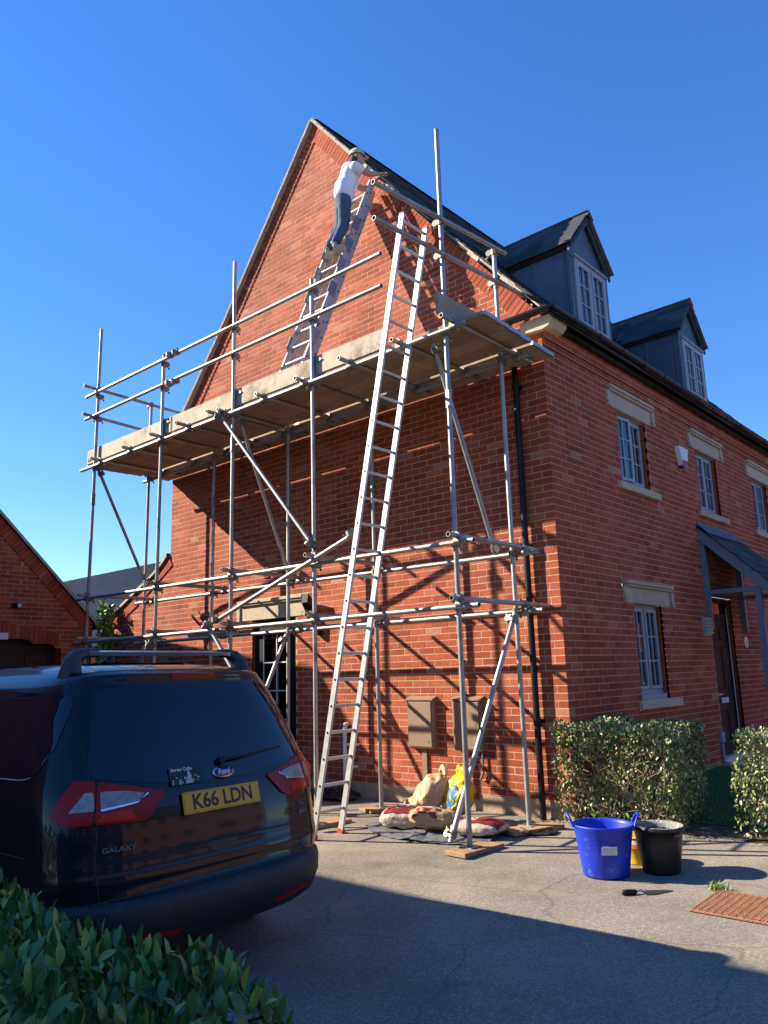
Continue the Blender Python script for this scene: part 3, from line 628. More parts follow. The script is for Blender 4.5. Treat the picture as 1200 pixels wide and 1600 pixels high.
# lead-clad dormers
def dormer(y0, first):
    wd = 1.0; y1 = y0+wd; xm = -.12; zb, ze, zr = 5.48, 6.66, 7.16; ym = (y0+y1)/2
    def rx(z):                                        # main roof x at height z
        z -= .07
        return EA[0]+(VB[0]-EA[0])*(z-EA[1])/(VB[1]-EA[1]) if z < VB[1] else VB[0]+(VC[0]-VB[0])*(z-VB[1])/(VC[1]-VB[1])
    mb = MB()
    mb.add([(xm, y0, zb), (xm, y1, zb), (xm, y1, ze), (xm, ym, zr), (xm, y0, ze)], [(0, 1, 2, 3, 4)])
    for y in (y0, y1): mb.add([(xm, y, zb), (xm, y, ze), (rx(ze)-.2, y, ze), (rx(zb)-.2, y, zb)], [(0, 1, 2, 3)])
    dm = mb.build('dormer', 'lead', house); MB().box((xm+.002, y0+.09, 5.62), (xm+.006, y1-.09, 6.50)).build('blind', 'curtain' if first else 'interior', dm)
    for y, sg in ((y0, -1), (y1, 1)):
        for x in (-.16, -.62, -.98):
            zt = ze-.01
            if x < rx(zb): zz = [z_ for z_ in [zb+.02*i for i in range(80)] if rx(z_) < x] or [zt]
            z_lo = next((zb+.02*i for i in range(70) if rx(zb+.02*i) < x), zb)
            if z_lo < zt: MB().tube((x, y+sg*.004, z_lo), (x, y+sg*.004, zt), .016, 6).build('lead_roll', 'lead', dm)
    mb = MB()
    mb.box((xm-.01, y0-.012, zb), (xm+.03, y0+.075, ze)).box((xm-.01, y1-.075, zb), (xm+.03, y1+.012, ze)).box((xm-.01, y0+.075, zb), (xm+.045, y1-.075, zb+.10)); mb.build('dormer_trim', 'lead', dm)
    # window straight into the dormer as sub-parts
    wy, wz, ww, wh = y0+.085, 5.60, wd-.17, .92
    mb = MB(); x0 = xm; fwd = .05
    mb.box((x0, wy, wz), (x0+.05, wy+fwd, wz+wh)).box((x0, wy+ww-fwd, wz), (x0+.05, wy+ww, wz+wh)).box((x0, wy+fwd, wz+wh-fwd), (x0+.05, wy+ww-fwd, wz+wh)).box((x0, wy+fwd, wz), (x0+.06, wy+ww-fwd, wz+fwd)).box((x0, wy-.03, wz+wh), (x0+.075, wy+ww+.03, wz+wh+.025))
    mb.box((x0, wy+ww/2-.03, wz+fwd), (x0+.045, wy+ww/2+.03, wz+wh-fwd)); mb.build('window_frame', 'frame_grey', dm)
    for c in (0, 1):
        ya_ = wy+fwd+c*(ww/2-fwd+.03); cw = ww/2-fwd-.03; za_ = wz+fwd; h = wh-2*fwd; mb = MB(); s = .035
        mb.box((x0, ya_, za_), (x0+.055, ya_+s, za_+h)).box((x0, ya_+cw-s, za_), (x0+.055, ya_+cw, za_+h)).box((x0, ya_+s, za_), (x0+.055, ya_+cw-s, za_+s)).box((x0, ya_+s, za_+h-s), (x0+.055, ya_+cw-s, za_+h))
        mb.box((x0+.02, ya_+cw/2-.009, za_+s), (x0+.047, ya_+cw/2+.009, za_+h-s))
        for k in (1, 2): zz = za_+s+(h-2*s)*k/3; mb.box((x0+.02, ya_+s, zz-.009), (x0+.046, ya_+cw-s, zz+.009))
        mb.build('casement', 'frame_grey', dm)
        for a in (0, 1):
            for b_ in range(3):
                MB().box((x0+.028, ya_+s+(cw-2*s)*a/2+.002, za_+s+(h-2*s)*b_/3+.002), (x0+.033, ya_+s+(cw-2*s)*(a+1)/2-.002, za_+s+(h-2*s)*(b_+1)/3-.002)).build('pane', 'pane', dm)
    # slate roof, gable fronted, overhanging
    for sg in (-1, 1):
        ye = ym+sg*(wd/2+.07); zee = ze-.03; xf = xm+.085
        dirv = V3((0, ym-ye, zr+.10-zee)); ln = dirv.length; dirv.normalize(); nrm = V3((0, sg*dirv.z, abs(dirv.y)))
        MB().prism([(xf, ye, zee), (xf, ym, zr+.10), (rx(zr)-.35, ym, zr+.10), (rx(zee)-.1, ye, zee)], tuple(-nrm*.05)).build('dormer_roof', 'slate', dm)
        mb = MB(); nrow = 5
        for rw in range(nrow):
            q = V3((0, ye, zee))+dirv*(rw*ln/nrow-.02); xb = rx(q.z)-.05; x = xf+.02
            while x > xb:
                wv = min(.25, x-xb)
                if wv < .04: break
                M = frame(V3((x, q.y, q.z))+nrm*(.014+random.uniform(0, .006)), (-1, 0, 0), dirv) @ Matrix.Rotation(-.07 if True else 0, 4, 'X')
                pt = [M @ V3(c) for c in ((0, 0, 0), (wv-.004, 0, 0), (wv-.004, .26, 0), (0, .26, 0))]
                mb.prism(pt, tuple(nrm*.012)); x -= .25
        stuff(mb.build('slating', 'slate' if sg < 0 else 'slate_old', dm))
        MB().prism([(xf-.05, ye-sg*.01, zee-.02), (xf-.05, ym, zr+.075), (xf-.05, ym, zr-.01), (xf-.05, ye-sg*.01, zee-.10)], (.028, 0, 0)).build('bargeboard', 'lead', dm)
    for i in range(6):
        xa = xm+.115-.31*i; mb = MB().prism([(xa, ym-.10, zr+.05), (xa, ym, zr+.155), (xa, ym+.10, zr+.05), (xa, ym, zr+.125)], (-.30, 0, 0)); mb.build('ridge_tile', 'slate_old', dm)
dormer(1.0, True); dormer(4.46, False)
# ------------------------------------------------------------------ gable door, meter boxes and fittings
gd = MB().box((-5.02, .04, .05), (-4.93, .12, 2.27)).box((-4.17, .04, .05), (-4.08, .12, 2.27)).box((-4.93, .04, 2.18), (-4.17, .12, 2.27)).box((-4.93, .075, .05), (-4.17, .085, 2.18)).build('garden_door', 'door_black', house)
MB().box((-4.93, .045, .06), (-4.84, .075, 2.17)).box((-4.26, .045, .06), (-4.17, .075, 2.17)).box((-4.84, .045, 2.05), (-4.26, .075, 2.17)).box((-4.84, .045, .06), (-4.26, .075, .5)).build('door_leaf', 'door_black', gd)
for a in range(2):
    for b_ in range(4): MB().box((-4.84+.29*a+.004, .058, .5+.3875*b_+.004), (-4.84+.29*a+.286, .064, .5+.3875*(b_+1)-.004)).build('pane', 'pane', gd)
mb = MB().box((-4.558, .048, .5), (-4.542, .064, 2.05))
for b_ in range(1, 4): mb.box((-4.84, .049, .5+.3875*b_-.008), (-4.26, .063, .5+.3875*b_+.008))
mb.box((-4.845, .046, .5), (-4.835, .062, 2.05)); mb.build('glazing_bar', 'white_trim', gd)
reveal(gmap, -5.02, -4.08, .05, 2.27, .12); lintel(gmap, -5.36, -3.84, 2.27, 2.56)
def meter(x):
    mb = MB().cbox((x, -.085, .62), (x+.38, .0, 1.16), .012); mb.prism([(x-.012, .0, 1.205), (x-.012, -.10, 1.17), (x-.012, -.10, 1.155), (x-.012, .0, 1.155)], (.404, 0, 0))
    o = mb.build('meter_box', 'meter_brown', house)
    MB().cbox((x+.018, -.094, .64), (x+.362, -.084, 1.14), .006).build('meter_door', 'meter_brown', o)
    MB().tube((x+.31, -.098, .90), (x+.31, -.093, .90), .014, 10).tube((x+.31, -.098, .70), (x+.31, -.093, .70), .014, 10).build('lock', 'coupler', o)
meter(-2.06); meter(-1.40)
MB().box((-1.90, -.035, .0), (-1.83, .0, .62)).build('duct', 'meter_brown', house)
mb = MB().tube((-1.05, -.04, .62), (-1.05, -.04, .40), .012).tube((-1.05, -.04, .40), (-1.09, -.04, .33), .012).build('gas_pipe', 'coupler', house)
ab = MB().box((-1.36, -.016, .115), (-1.135, .02, .185)); ab = ab.build('air_brick', 'brick', house)
mb = MB()
for i in range(5): 
    for k in range(2): mb.box((-1.35+.044*i, -.0185, .122+.031*k), (-1.322+.044*i, -.0162, .148+.031*k))
mb.build('vent_hole', 'ink', ab)
for x, z in ((-6.1, 2.72), (-4.75, 2.86)): 
    o = MB().cbox((x, -.03, z), (x+.11, .0, z+.20), .006).build('wall_vent', 'brick', house); mb = MB()
    for k in range(5): mb.box((x+.015, -.033, z+.025+.034*k), (x+.095, -.0295, z+.040+.034*k))
    mb.build('vent_slot', 'ink', o)
o = MB().cbox((-3.79, -.10, 2.26), (-3.68, -.0, 2.36), .01).prism([(-3.83, -.05, 2.30), (-3.74, -.21, 2.42), (-3.64, -.20, 2.42), (-3.64, -.05, 2.30)], (0, .02, .12)).build('security_light', 'black_plastic', house)
MB().cbox((-3.62, -.09, 1.98), (-3.55, .0, 2.18), .008).build('junction_box', 'black_plastic', house)
wp = MB().path([(-3.1, -.02, .86), (-3.1, -.06, .86), (-3.1, -.075, .80), (-3.1, -.075, .05)], .028, 10).path([(-3.1, -.075, .62), (-2.92, -.07, .62), (-2.92, 0, .62)], .016, 8).path([(-3.1, -.075, .36), (-2.95, -.07, .36), (-2.95, 0, .36)], .016, 8).build('waste_pipe', 'white', house)
al = MB().prism([(.0, 3.52, 4.52), (.0, 3.86, 4.52), (.0, 3.78, 4.25), (.0, 3.67, 4.19), (.0, 3.60, 4.25)], (.075, 0, 0)).build('alarm_box', 'white', house)
MB().prism([(.0, 3.60, 4.33), (.0, 3.80, 4.33), (.0, 3.76, 4.245), (.0, 3.68, 4.185), (.0, 3.60, 4.24)], (.079, 0, 0)).build('alarm_strobe', 'maroon', al)
lp = MB().box((.0, 3.86, 1.86), (.05, 4.06, 2.12)).build('entry_light', 'frame_grey', house); mb = MB()
for k in range(5): mb.box((.05, 3.875, 1.885+.046*k), (.085, 4.045, 1.921+.046*k))
mb.build('louvre', 'stone', lp)
o = MB().tube((.0, 5.62, 1.79), (.018, 5.62, 1.79), .085, 20).build('number_plaque', 'white', house)
text_mb('3', .13, frame((.0185, 5.62, 1.79), (0, 1, 0), (0, 0, 1)), .001).build('numeral', 'maroon', o)
MB().cbox((.0, 4.02, .42), (.06, 4.13, .56), .01).tube((.03, 4.075, .42), (.03, 4.075, .20), .022, 10).path([(.03, 4.075, .22), (.04, 4.10, .15), (.10, 4.13, .13)], .026, 8).build('cable_box', 'frame_grey', house)
# ------------------------------------------------------------------ scaffold
scf = thing('scaffolding', 'galvanised tube scaffold with boarded platform against the brick gable', 'scaffold', (-3.6, -1.0, 0))
TR = .02415; YO, YI = -1.5, -.52
def pole(name, p0, p1, m='galv', hollow=True): return MB().tube(p0, p1, TR, 14, hollow=hollow).build(name, m, scf)
cm = MB()                                            # coupler: two clamp collars, a body and bolts
cm.tube((0, 0, -.032), (0, 0, .032), .036, 10); cm.tube((-.03, .052, 0), (.03, .052, 0), .036, 10); cm.cbox((-.028, .015, -.026), (.028, .04, .026), .006)
cm.tube((.03, -.02, .0), (.075, -.005, .0), .008, 6); cm.tube((.06, -.01, 0), (.075, -.005, 0), .015, 6); cm.tube((.0, .075, -.03), (.0, .095, -.055), .008, 6); cm.tube((0, .085, -.042), (0, .096, -.056), .014, 6)
cme = bpy.data.meshes.new('coupler'); cme.from_pydata(cm.v, [], cm.f); cme.materials.append(MATS['coupler']); cme.polygons.foreach_set('use_smooth', cm.sm)
def coupler(p, ax, oth):                              # ax: tube axis, oth: axis of the other tube
    ax, oth = V3(ax).normalized(), V3(oth).normalized(); y = ax.cross(oth).normalized() if abs(ax.dot(oth)) < .98 else ax.orthogonal().normalized()
    x = y.cross(ax); M = Matrix((x, y, ax)).transposed().to_4x4(); M.translation = V3(p)
    link('coupler', cme, scf, M @ Matrix.Rotation(random.choice((0, 0, pi))*0+random.gauss(0, .1), 4, 'Z'))
OX = [-.20, -2.10, -3.56, -5.18, -7.03]; OT = [6.95, 5.99, 6.80, 5.98, 7.0]
IX = [-.22, -2.12, -3.64, -5.30, -7.10]; IT = [6.05, 4.82, 4.82, 4.82, 5.95]
for x, t_ in zip(OX, OT):
    z = gz(0, YO)+.045; dx = random.uniform(-.02, .02); pole('standard', (x+dx, YO, z), (x, YO, t_))
for x, t_ in zip(IX, IT): pole('standard', (x+random.uniform(-.02, .02), YI, gz(0, YI)+.045), (x, YI, t_))
# sole boards and base plates
random.seed(2)
for i, (x, y) in enumerate([(x, YO) for x in OX]+[(x, YI) for x in IX]):
    ang = (1.50, 1.45, 1.6, 1.57, 1.5, 1.25, 1.35, 1.5, 1.57, 1.6)[i]; L = (.26, .26, .3, .3, .3, .30, .24, .3, .3, .3)[i]
    ox = (.04, .0, 0, 0, 0, .06, .0, 0, 0, 0)[i]; oy = (.02, .12, 0, 0, 0, -.04, .04, 0, 0, 0)[i]
    M = Matrix.Translation((x+ox, y+oy, gz(0, y)+.002)) @ Matrix.Rotation(ang, 4, 'Z')
    MB().cbox((-L, -.115, 0), (L, .115, .038), .004, M).build('sole_board', 'sole_wood', scf)
    MB().cbox((x-.075, y-.075, gz(0, y)+.040), (x+.075, y+.075, gz(0, y)+.046), .001).build('base_plate', 'galv_dark', scf)
# ledgers (along the wall), slightly out of true
def ledger(z0, z1, y, x0, x1, name='ledger'):
    o = pole(name, (x0, y, z0), (x1, y, z1))
    return o
LY = YO-.055; LI = YI-.055
for (z0, z1) in ((2.03, 2.04), (2.68, 2.62)):
    ledger(z0, z1, LY, -7.3, .02+random.uniform(0, .05)); ledger(z0+.01, z1, LI+.11, -7.45, .06)
    for x in OX: coupler((x, YO, z0+(z1-z0)*(x+7.3)/7.3), (0, 0, 1), (1, 0, 0))
    for x in IX: coupler((x, YI, z0+(z1-z0)*(x+7.3)/7.3), (0, 0, 1), (1, 0, 0))
for y in (LY, LI+.11): ledger(4.70, 4.70, y, -7.35, .10)
for x in OX: coupler((x, YO, 4.70), (0, 0, 1), (1, 0, 0))
for x in IX: coupler((x, YI, 4.70), (0, 0, 1), (1, 0, 0))
# transoms (square to the wall)
def transom(x, z, y0=-1.75, y1=-.12, name='transom', dx=0): 
    o = pole(name, (x, y0, z), (x+dx, y1, z+random.uniform(-.01, .01))); coupler((x, LY, z-.05), (1, 0, 0), (0, 1, 0)); coupler((x, LI+.11, z-.05), (1, 0, 0), (0, 1, 0)); return o
for i, x in enumerate(OX):
    transom(x+.06, 2.09+(.0 if i else .02), -1.68, -.20 if i else .02); transom(x+.07, 2.72 if i else 2.68, -1.7, -.24)
for x in (-.06, -.75, -1.45, -2.2, -2.9, -3.66, -3.80, -4.45, -5.1, -5.9, -6.75): transom(x, 4.752, -1.66-random.uniform(0, .1), -.16)
# guard rails
for z in (5.86, 5.49): 
    ledger(z+.04, z-.02, LY, -7.30, -.97, 'guard_rail')
    for x in OX[1:]: coupler((x, YO, z), (0, 0, 1), (1, 0, 0))
for x, z in ((OX[4]-.05, 5.98), (OX[4]-.05, 5.52)):
    pole('guard_rail', (x, -1.72, z+.02), (x, .35 if z > 5.8 else -.35, z-.03)); coupler((OX[4], YO, z), (0, 0, 1), (0, 1, 0)); coupler((IX[4], YI, z), (0, 0, 1), (0, 1, 0))
for z0, z1, y1 in ((5.80, 5.98, -.40), (5.44, 5.60, -.02)):
    pole('guard_rail', (OX[0]+.05, -2.56, z0), (OX[0]+.05, y1, z1)); coupler((OX[0], YO, z0+.09), (0, 0, 1), (0, 1, 0)); coupler((IX[0], YI, z0+.17), (0, 0, 1), (0, 1, 0))
for z in (5.78, 5.36): 
    for x in (-5.0, -4.86): coupler((x+.1, LY, z+.10), (1, 0, 0), (0, 0, 1))
# braces
def brace(p0, p1): 
    pole('brace', p0, p1); d_ = V3(p1)-V3(p0)
    for f in (.03, .97): coupler(V3(p0)+d_*f, d_, (0, 0, 1))
brace((-3.72, YO-.11, 4.74), (-2.02, YO-.06, 2.80)); brace((-3.72, YO-.12, 2.12), (-1.32, YO-.12, 2.88))
brace((-7.0, -1.45, 4.66), (-7.14, -.47, 2.95)); brace((-3.50, -1.45, 4.66), (-3.66, -.47, 2.72)); brace((-.42, -1.42, 4.68), (-.36, -.60, 2.62))
brace((-.19, -.58, 2.02), (-.30, -1.63, .05)); brace((-3.62, -.58, 1.98), (-3.5, -1.63, .05)); brace((-3.86, YO-.14, 2.14), (-1.92, YO-.14, .03)); brace((-5.12, YO-.10, 1.98), (-6.9, YO-.10, .05))
# sleeve couplers on the standards
for (x, y, z) in ((OX[0], YO, 4.02), (IX[1], YI, 3.72), (IX[3], YI, 4.02), (OX[2], YO, 4.30), (OX[4], YO, 4.2)): MB().tube((x, y, z-.09), (x, y, z+.09), .032, 10).cbox((x+.012, y-.045, z-.08), (x+.04, y-.02, z+.08), .004).build('sleeve', 'galv_dark', scf)
# platform boards: four outside the inner standards, one between them and the wall
random.seed(21)
ZB = 4.778; rows = [-1.448+.228*i for i in range(4)]+[-.488, -.262]
for ri, y in enumerate(rows):
    x = -7.38+(.03*ri % .09)
    joints = [-7.38+.02*ri, -3.5+.25*(ri % 2), .22-(.012*ri)]
    for a, b in zip(joints[:-1], joints[1:]):
        dz = random.uniform(0, .004)
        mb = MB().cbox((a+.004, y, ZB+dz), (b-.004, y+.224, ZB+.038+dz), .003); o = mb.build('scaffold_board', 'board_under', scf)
        for e in (a+.004, b-.034): MB().box((e-.002, y-.001, ZB+dz-.001), (e+.032, y+.225, ZB+.0395+dz)).build('end_band', 'galv_dark', o)
for a, b, dy in ((-7.36, -5.02, 0), (-4.98, -1.02, .02), (-3.62, -3.30, .0)):
    if b-a < 1: continue
    MB().cbox((a, -1.462+dy*0+.0, ZB+.042), (b, -1.424, ZB+.042+.222), .003).build('toe_board', 'board', scf)
MB().box((-7.32, -1.468, ZB+.075), (-7.24, -1.463, ZB+.125)).build('board_clip', 'black_plastic', scf)
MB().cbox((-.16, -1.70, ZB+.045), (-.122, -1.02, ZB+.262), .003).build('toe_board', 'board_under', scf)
MB().cbox((-7.36, -1.40, ZB+.045), (-7.322, -.45, ZB+.262), .003).build('toe_board', 'board', scf)
for x in OX[1:4]: MB().prism([(x+.03, -1.466, ZB+.27), (x+.13, -1.466, ZB+.20), (x+.03, -1.466, ZB+.16)], (0, -.012, 0)).cbox((x-.03, -1.475, ZB-.04), (x+.05, -1.463, ZB+.26), .002).build('board_clip', 'galv_dark', scf)
# ------------------------------------------------------------------ ladders
def ladder(par, foot, top, side, wd, dep=.066, th=.026, pitch_=.25, r=.014, first=.22, off=0.0, holes=True, caps=True, ab=(0, 1)):
    foot, top, side = V3(foot), V3(top), V3(side).normalized(); ax = (top-foot); L = ax.length; ax.normalize(); nrm = ax.cross(side).normalized()
    B = Matrix((side, nrm, ax)).transposed().to_4x4(); B.translation = foot+nrm*off
    l0, l1 = ab[0]*L, ab[1]*L
    for s in (-1, 1):
        c = s*wd/2; o = MB().cbox((c-th/2, -dep/2, l0), (c+th/2, dep/2, l1), .004, B).build('stile', 'aluminium', par)
        if caps:
            MB().cbox((c-th/2-.006, -dep/2-.008, l0-.03), (c+th/2+.006, dep/2+.008, l0+.02), .006, B).build('foot_cap', 'red_plastic', o); MB().cbox((c-th/2-.004, -dep/2-.004, l1-.006), (c+th/2+.004, dep/2+.004, l1+.018), .006, B).build('end_cap', 'red_plastic', o)
        if holes:
            mb = MB(); z = l0+first
            while z < l1-.05: mb.tube(B @ V3((c-s*0+math.copysign(th/2-.002, s), 0, z)), B @ V3((c+math.copysign(th/2+.003, s), 0, z)), .012, 8); mb.tube(B @ V3((c-math.copysign(th/2-.002, s), 0, z)), B @ V3((c-math.copysign(th/2+.003, s), 0, z)), .017, 8); z += pitch_
            mb.build('rung_plug', 'black_plastic', o)
    z = l0+first
    while z < l1-.05:
        MB().cbox((-wd/2+.01, -r, z-r), (wd/2-.01, r, z+r), .006, B).build('rung', 'aluminium', par); z += pitch_
ld = thing('ladder', 'long aluminium ladder with red feet leaning from the drive up to the platform', 'ladder', (-1.69, -1.74, gz(0, -1.74)))
ladder(ld, (-1.69, -1.74, gz(0, -1.74)+.03), (-.36, -1.725, 5.87), (0, 1, 0), .36, first=.22)
l2 = thing('extension_ladder', 'triple aluminium extension ladder on the platform leaning on the gable, man on it', 'ladder', (-2.74, -1.36, 4.83))
F, T = V3((-2.70, -1.40, 4.82)), V3((-2.50, -.20, 8.02))
ladder(l2, F, T, (1, 0, 0), .40, first=.18, off=.0, caps=False, dep=.06)
ladder(l2, F, T, (1, 0, 0), .355, first=.20, off=.066, caps=False, dep=.06, ab=(.02, 1.0))
ladder(l2, F, T, (1, 0, 0), .31, first=.12, off=.132, caps=False, dep=.06, ab=(.06, .985))
ax_ = (T-F).normalized()
for f in (.24, .46, .58, .68, .79):                  # guide brackets that wrap the sections
    c = F+(T-F)*f; B = frame(c, (1, 0, 0), ax_.cross(V3((1, 0, 0)))); n_ = ax_.cross(V3((1, 0, 0))).normalized()
    for s in (-1, 1):
        MB().cbox((s*.213-.006, -.06, -.17), (s*.213+.006, .06, .035), .004, Matrix((V3((1, 0, 0)), n_, ax_)).transposed().to_4x4().copy() if False else frame(c, (1, 0, 0), n_)).build('guide_bracket', 'galv_dark', l2)
# ------------------------------------------------------------------ the man on the ladder
def skin(joints, edges, name, m, parent, sub=2, root=0):
    me = bpy.data.meshes.new('s'); me.from_pydata([j[0] for j in joints], edges, []); o = bpy.data.objects.new('s', me); COL.objects.link(o)
    sk = o.modifiers.new('k', 'SKIN'); sk.use_smooth_shade = True; sk.branch_smoothing = .6
    for i, v in enumerate(me.skin_vertices[0].data):
        r = joints[i][1]; v.radius = (r, r) if not isinstance(r, tuple) else r; v.use_root = (i == root)
    ss = o.modifiers.new('d', 'SUBSURF'); ss.levels = sub; ss.render_levels = sub
    dg = bpy.context.evaluated_depsgraph_get(); ev = o.evaluated_get(dg); em = bpy.data.meshes.new_from_object(ev)
    mb = MB(); mb.add([v.co.copy() for v in em.vertices], [tuple(p.vertices) for p in em.polygons], True)
    bpy.data.objects.remove(o); bpy.data.meshes.remove(em)
    return mb
man = thing('person', 'man in white t-shirt, blue jeans and pale cap standing on the extension ladder', 'person', (-2.5, -.78, 6.8))
HIP = V3((-2.36, -.68, 7.54)); CH_ = V3((-2.33, -.60, 7.88)); NK = V3((-2.33, -.54, 8.08)); HD = V3((-2.27, -.50, 8.20))
SR = V3((-2.20, -.64, 7.97)); SL_ = V3((-2.46, -.44, 8.00)); HR = V3((-2.29, -.74, 7.47)); HL = V3((-2.43, -.63, 7.48))
KR = V3((-2.34, -.69, 7.17)); KL = V3((-2.47, -.64, 7.17)); AR = V3((-2.41, -.80, 6.86)); AL = V3((-2.585, -.77, 6.86))
ER = V3((-2.11, -.46, 7.90)); WR = V3((-2.08, -.27, 7.98)); EL = V3((-2.38, -.28, 7.88)); WL = V3((-2.28, -.16, 8.02))
jb = [(HIP, .095), (CH_, .10), (NK-V3((0, 0, .03)), .06), (NK+V3((.01, .01, .05)), .052), (SR, .058), (ER, .043), (WR, .031), (SL_, .058), (EL, .043), (WL, .031), (HR, .07), (KR, .05), (AR, .04), (HL, .07), (KL, .05), (AL, .04)]
body = skin(jb, [(0, 1), (1, 2), (2, 3), (2, 4), (4, 5), (5, 6), (2, 7), (7, 8), (8, 9), (0, 10), (10, 11), (11, 12), (0, 13), (13, 14), (14, 15)], 'body', 'skin', man)
fd = V3((.80, .60, -.05)).normalized()                # the way he faces
def ell(mb, c, rx, ry, rz, M=None, n=16, mi=0):
    vs = []; fs = []
    for a in range(n//2+1):
        for b in range(n):
            th, ph = pi*a/(n//2), 2*pi*b/n; v = V3((rx*sin(th)*cos(ph), ry*sin(th)*sin(ph), rz*cos(th))); vs.append(V3(c)+(M @ v if M else v))
    for a in range(n//2):
        for b in range(n): fs.append((a*n+b, (a+1)*n+b, (a+1)*n+(b+1) % n, a*n+(b+1) % n))
    return mb.add(vs, fs, True, mi)
sd = fd.cross(V3((0, 0, 1))).normalized(); HM = Matrix((fd, -sd, V3((0, 0, 1)))).transposed().to_3x3()
ell(body, HD, .092, .072, .115, HM); ell(body, HD+fd*.055-V3((0, 0, .06)), .045, .045, .05, HM); ell(body, HD+fd*.095-V3((0, 0, .015)), .018, .013, .025, HM)
for s in (-1, 1): ell(body, HD+sd*s*.074-V3((0, 0, .01)), .02, .009, .03, HM)
ell(body, HD+fd*.078-V3((0, 0, .065)), .018, .026, .006, HM)
def hand(mb, w_, d_, upv):
    d_ = V3(d_).normalized(); n_ = V3(upv); sdv = d_.cross(n_).normalized(); B = Matrix((d_, sdv, n_)).transposed().to_3x3()
    ell(mb, w_+d_*.045, .055, .042, .018, B, 12)
    for i, L in enumerate((.062, .072, .068, .052)):
        b0 = w_+d_*.088+sdv*(-.03+.02*i); mb.path([b0, b0+d_*L*.5-n_*.006, b0+d_*L*.85-n_*.022], [.0095, .0088, .007], 7)
    b0 = w_+d_*.03-sdv*.035; mb.path([b0, b0+d_*.03-sdv*.025-n_*.008, b0+d_*.055-sdv*.032-n_*.015], [.011, .010, .008], 7)
hand(body, WR, (WR-ER), (0, 0, 1)); hand(body, WL, (WL-EL), (0, 0, 1))
body.build('body', 'skin', man)
ts = skin([(HIP-V3((0, 0, .035)), .15), (HIP+V3((.01, .01, .10)), .145), (HIP+V3((.02, .015, .20)), .142), (CH_, .148), (NK-V3((.0, .0, .045)), .085), (SR, .078), (SR+(ER-SR)*.72, .064), (SL_, .078), (SL_+(EL-SL_)*.72, .064)], [(0, 1), (1, 2), (2, 3), (3, 4), (4, 5), (5, 6), (4, 7), (7, 8)], 't', 't', man, root=3)
for i, v in enumerate(ts.v): ts.v[i] = v+V3((1, .6, .2))*noise.noise(v*9)*.010
ts.build('tshirt', 'tshirt', man)
jn = skin([(HIP+V3((.0, .0, .05)), .135), (HIP-V3((0, 0, .03)), .13), (HR, .108), (KR, .08), (AR+V3((0, 0, .01)), .068), (HL, .108), (KL, .08), (AL+V3((0, 0, .01)), .068)], [(0, 1), (1, 2), (2, 3), (3, 4), (1, 5), (5, 6), (6, 7)], 'j', 'j', man, root=1)
for i, v in enumerate(jn.v): jn.v[i] = v+V3((1, .6, .2))*noise.noise(v*14)*.008
jn.build('jeans', 'jeans', man)
for A in (AR, AL):
    mb = skin([(A-fd*.07-V3((0, 0, .05)), .055), (A+fd*.06-V3((0, 0, .06)), .056), (A+fd*.16-V3((0, 0, .066)), .046), (A+V3((0, 0, .03)), .055)], [(0, 1), (1, 2), (0, 3)], 'b', 'b', man); mb.build('boot', 'boot', man)
cp = MB(); n = 20; vs = []
for a in range(7):
    for b in range(n): th, ph = (pi*.52)*a/6, 2*pi*b/n; vs.append(HD+HM @ V3((.108*sin(th)*cos(ph), .090*sin(th)*sin(ph), .030+.105*cos(th))))
cp.add(vs, [(a*n+b, (a+1)*n+b, (a+1)*n+(b+1) % n, a*n+(b+1) % n) for a in range(6) for b in range(n)], True)
br = []
for i in range(9):
    a = -.8+1.6*i/8; p_ = HM @ V3((.104*cos(a), .088*sin(a), .022)); q_ = HM @ V3((.100*cos(a)+.058*cos(a), .080*sin(a), -.004)); br += [HD+p_, HD+q_, HD+q_+V3((0, 0, .006)), HD+p_+V3((0, 0, .006))]
cp.add(br, [(4*i+c, 4*i+(c+1) % 4, 4*i+4+(c+1) % 4, 4*i+4+c) for i in range(8) for c in range(4)]+[(0, 1, 2, 3), (35, 34, 33, 32)], False); cp.build('cap', 'cap', man)
hr = MB(); ell(hr, HD-fd*.022-V3((0, 0, .03)), .082, .076, .075, HM); hr.build('hair', 'hair', man)
# ------------------------------------------------------------------ the car (local: x across, y forward from the rear bumper, z up in world height)
HDG = radians(93.0); cf = V3((-sin(HDG), cos(HDG), 0)); CO = V3((.40, -4.53, 0))-cf*.12
car = thing('parked_car', 'dark blue people carrier with yellow rear number plate parked beside the hedge', 'car', tuple(CO), HDG)
LV = [(.19,.20,.84,4.60),(.205,.10,.88,4.68),(.25,.035,.905,4.75),(.34,.0,.925,4.79),(.42,.0,.93,4.80),(.450,.012,.932,4.80),(.462,.045,.931,4.79),(.475,.062,.93,4.79),(.53,.060,.934,4.785),(.555,.058,.936,4.78),(.575,.066,.937,4.775),(.60,.074,.938,4.77),(.632,.078,.938,4.76),(.645,.084,.938,4.755),(.70,.088,.938,4.74),(.82,.11,.935,4.66),(.90,.135,.93,4.45),(.97,.16,.922,4.05),(1.01,.178,.912,3.75),
(1.1,.215,.886,3.55),(1.2,.26,.855,3.33),(1.3,.305,.822,3.10),(1.38,.345,.79,2.92),(1.44,.375,.755,2.76),(1.475,.385,.725,2.66),(1.492,.375,.70,2.60),(1.505,.385,.68,2.55),(1.52,.44,.65,2.45),(1.545,.58,.60,2.28),(1.565,.85,.50,2.05),(1.575,1.1,.35,1.8)]
NR = 36
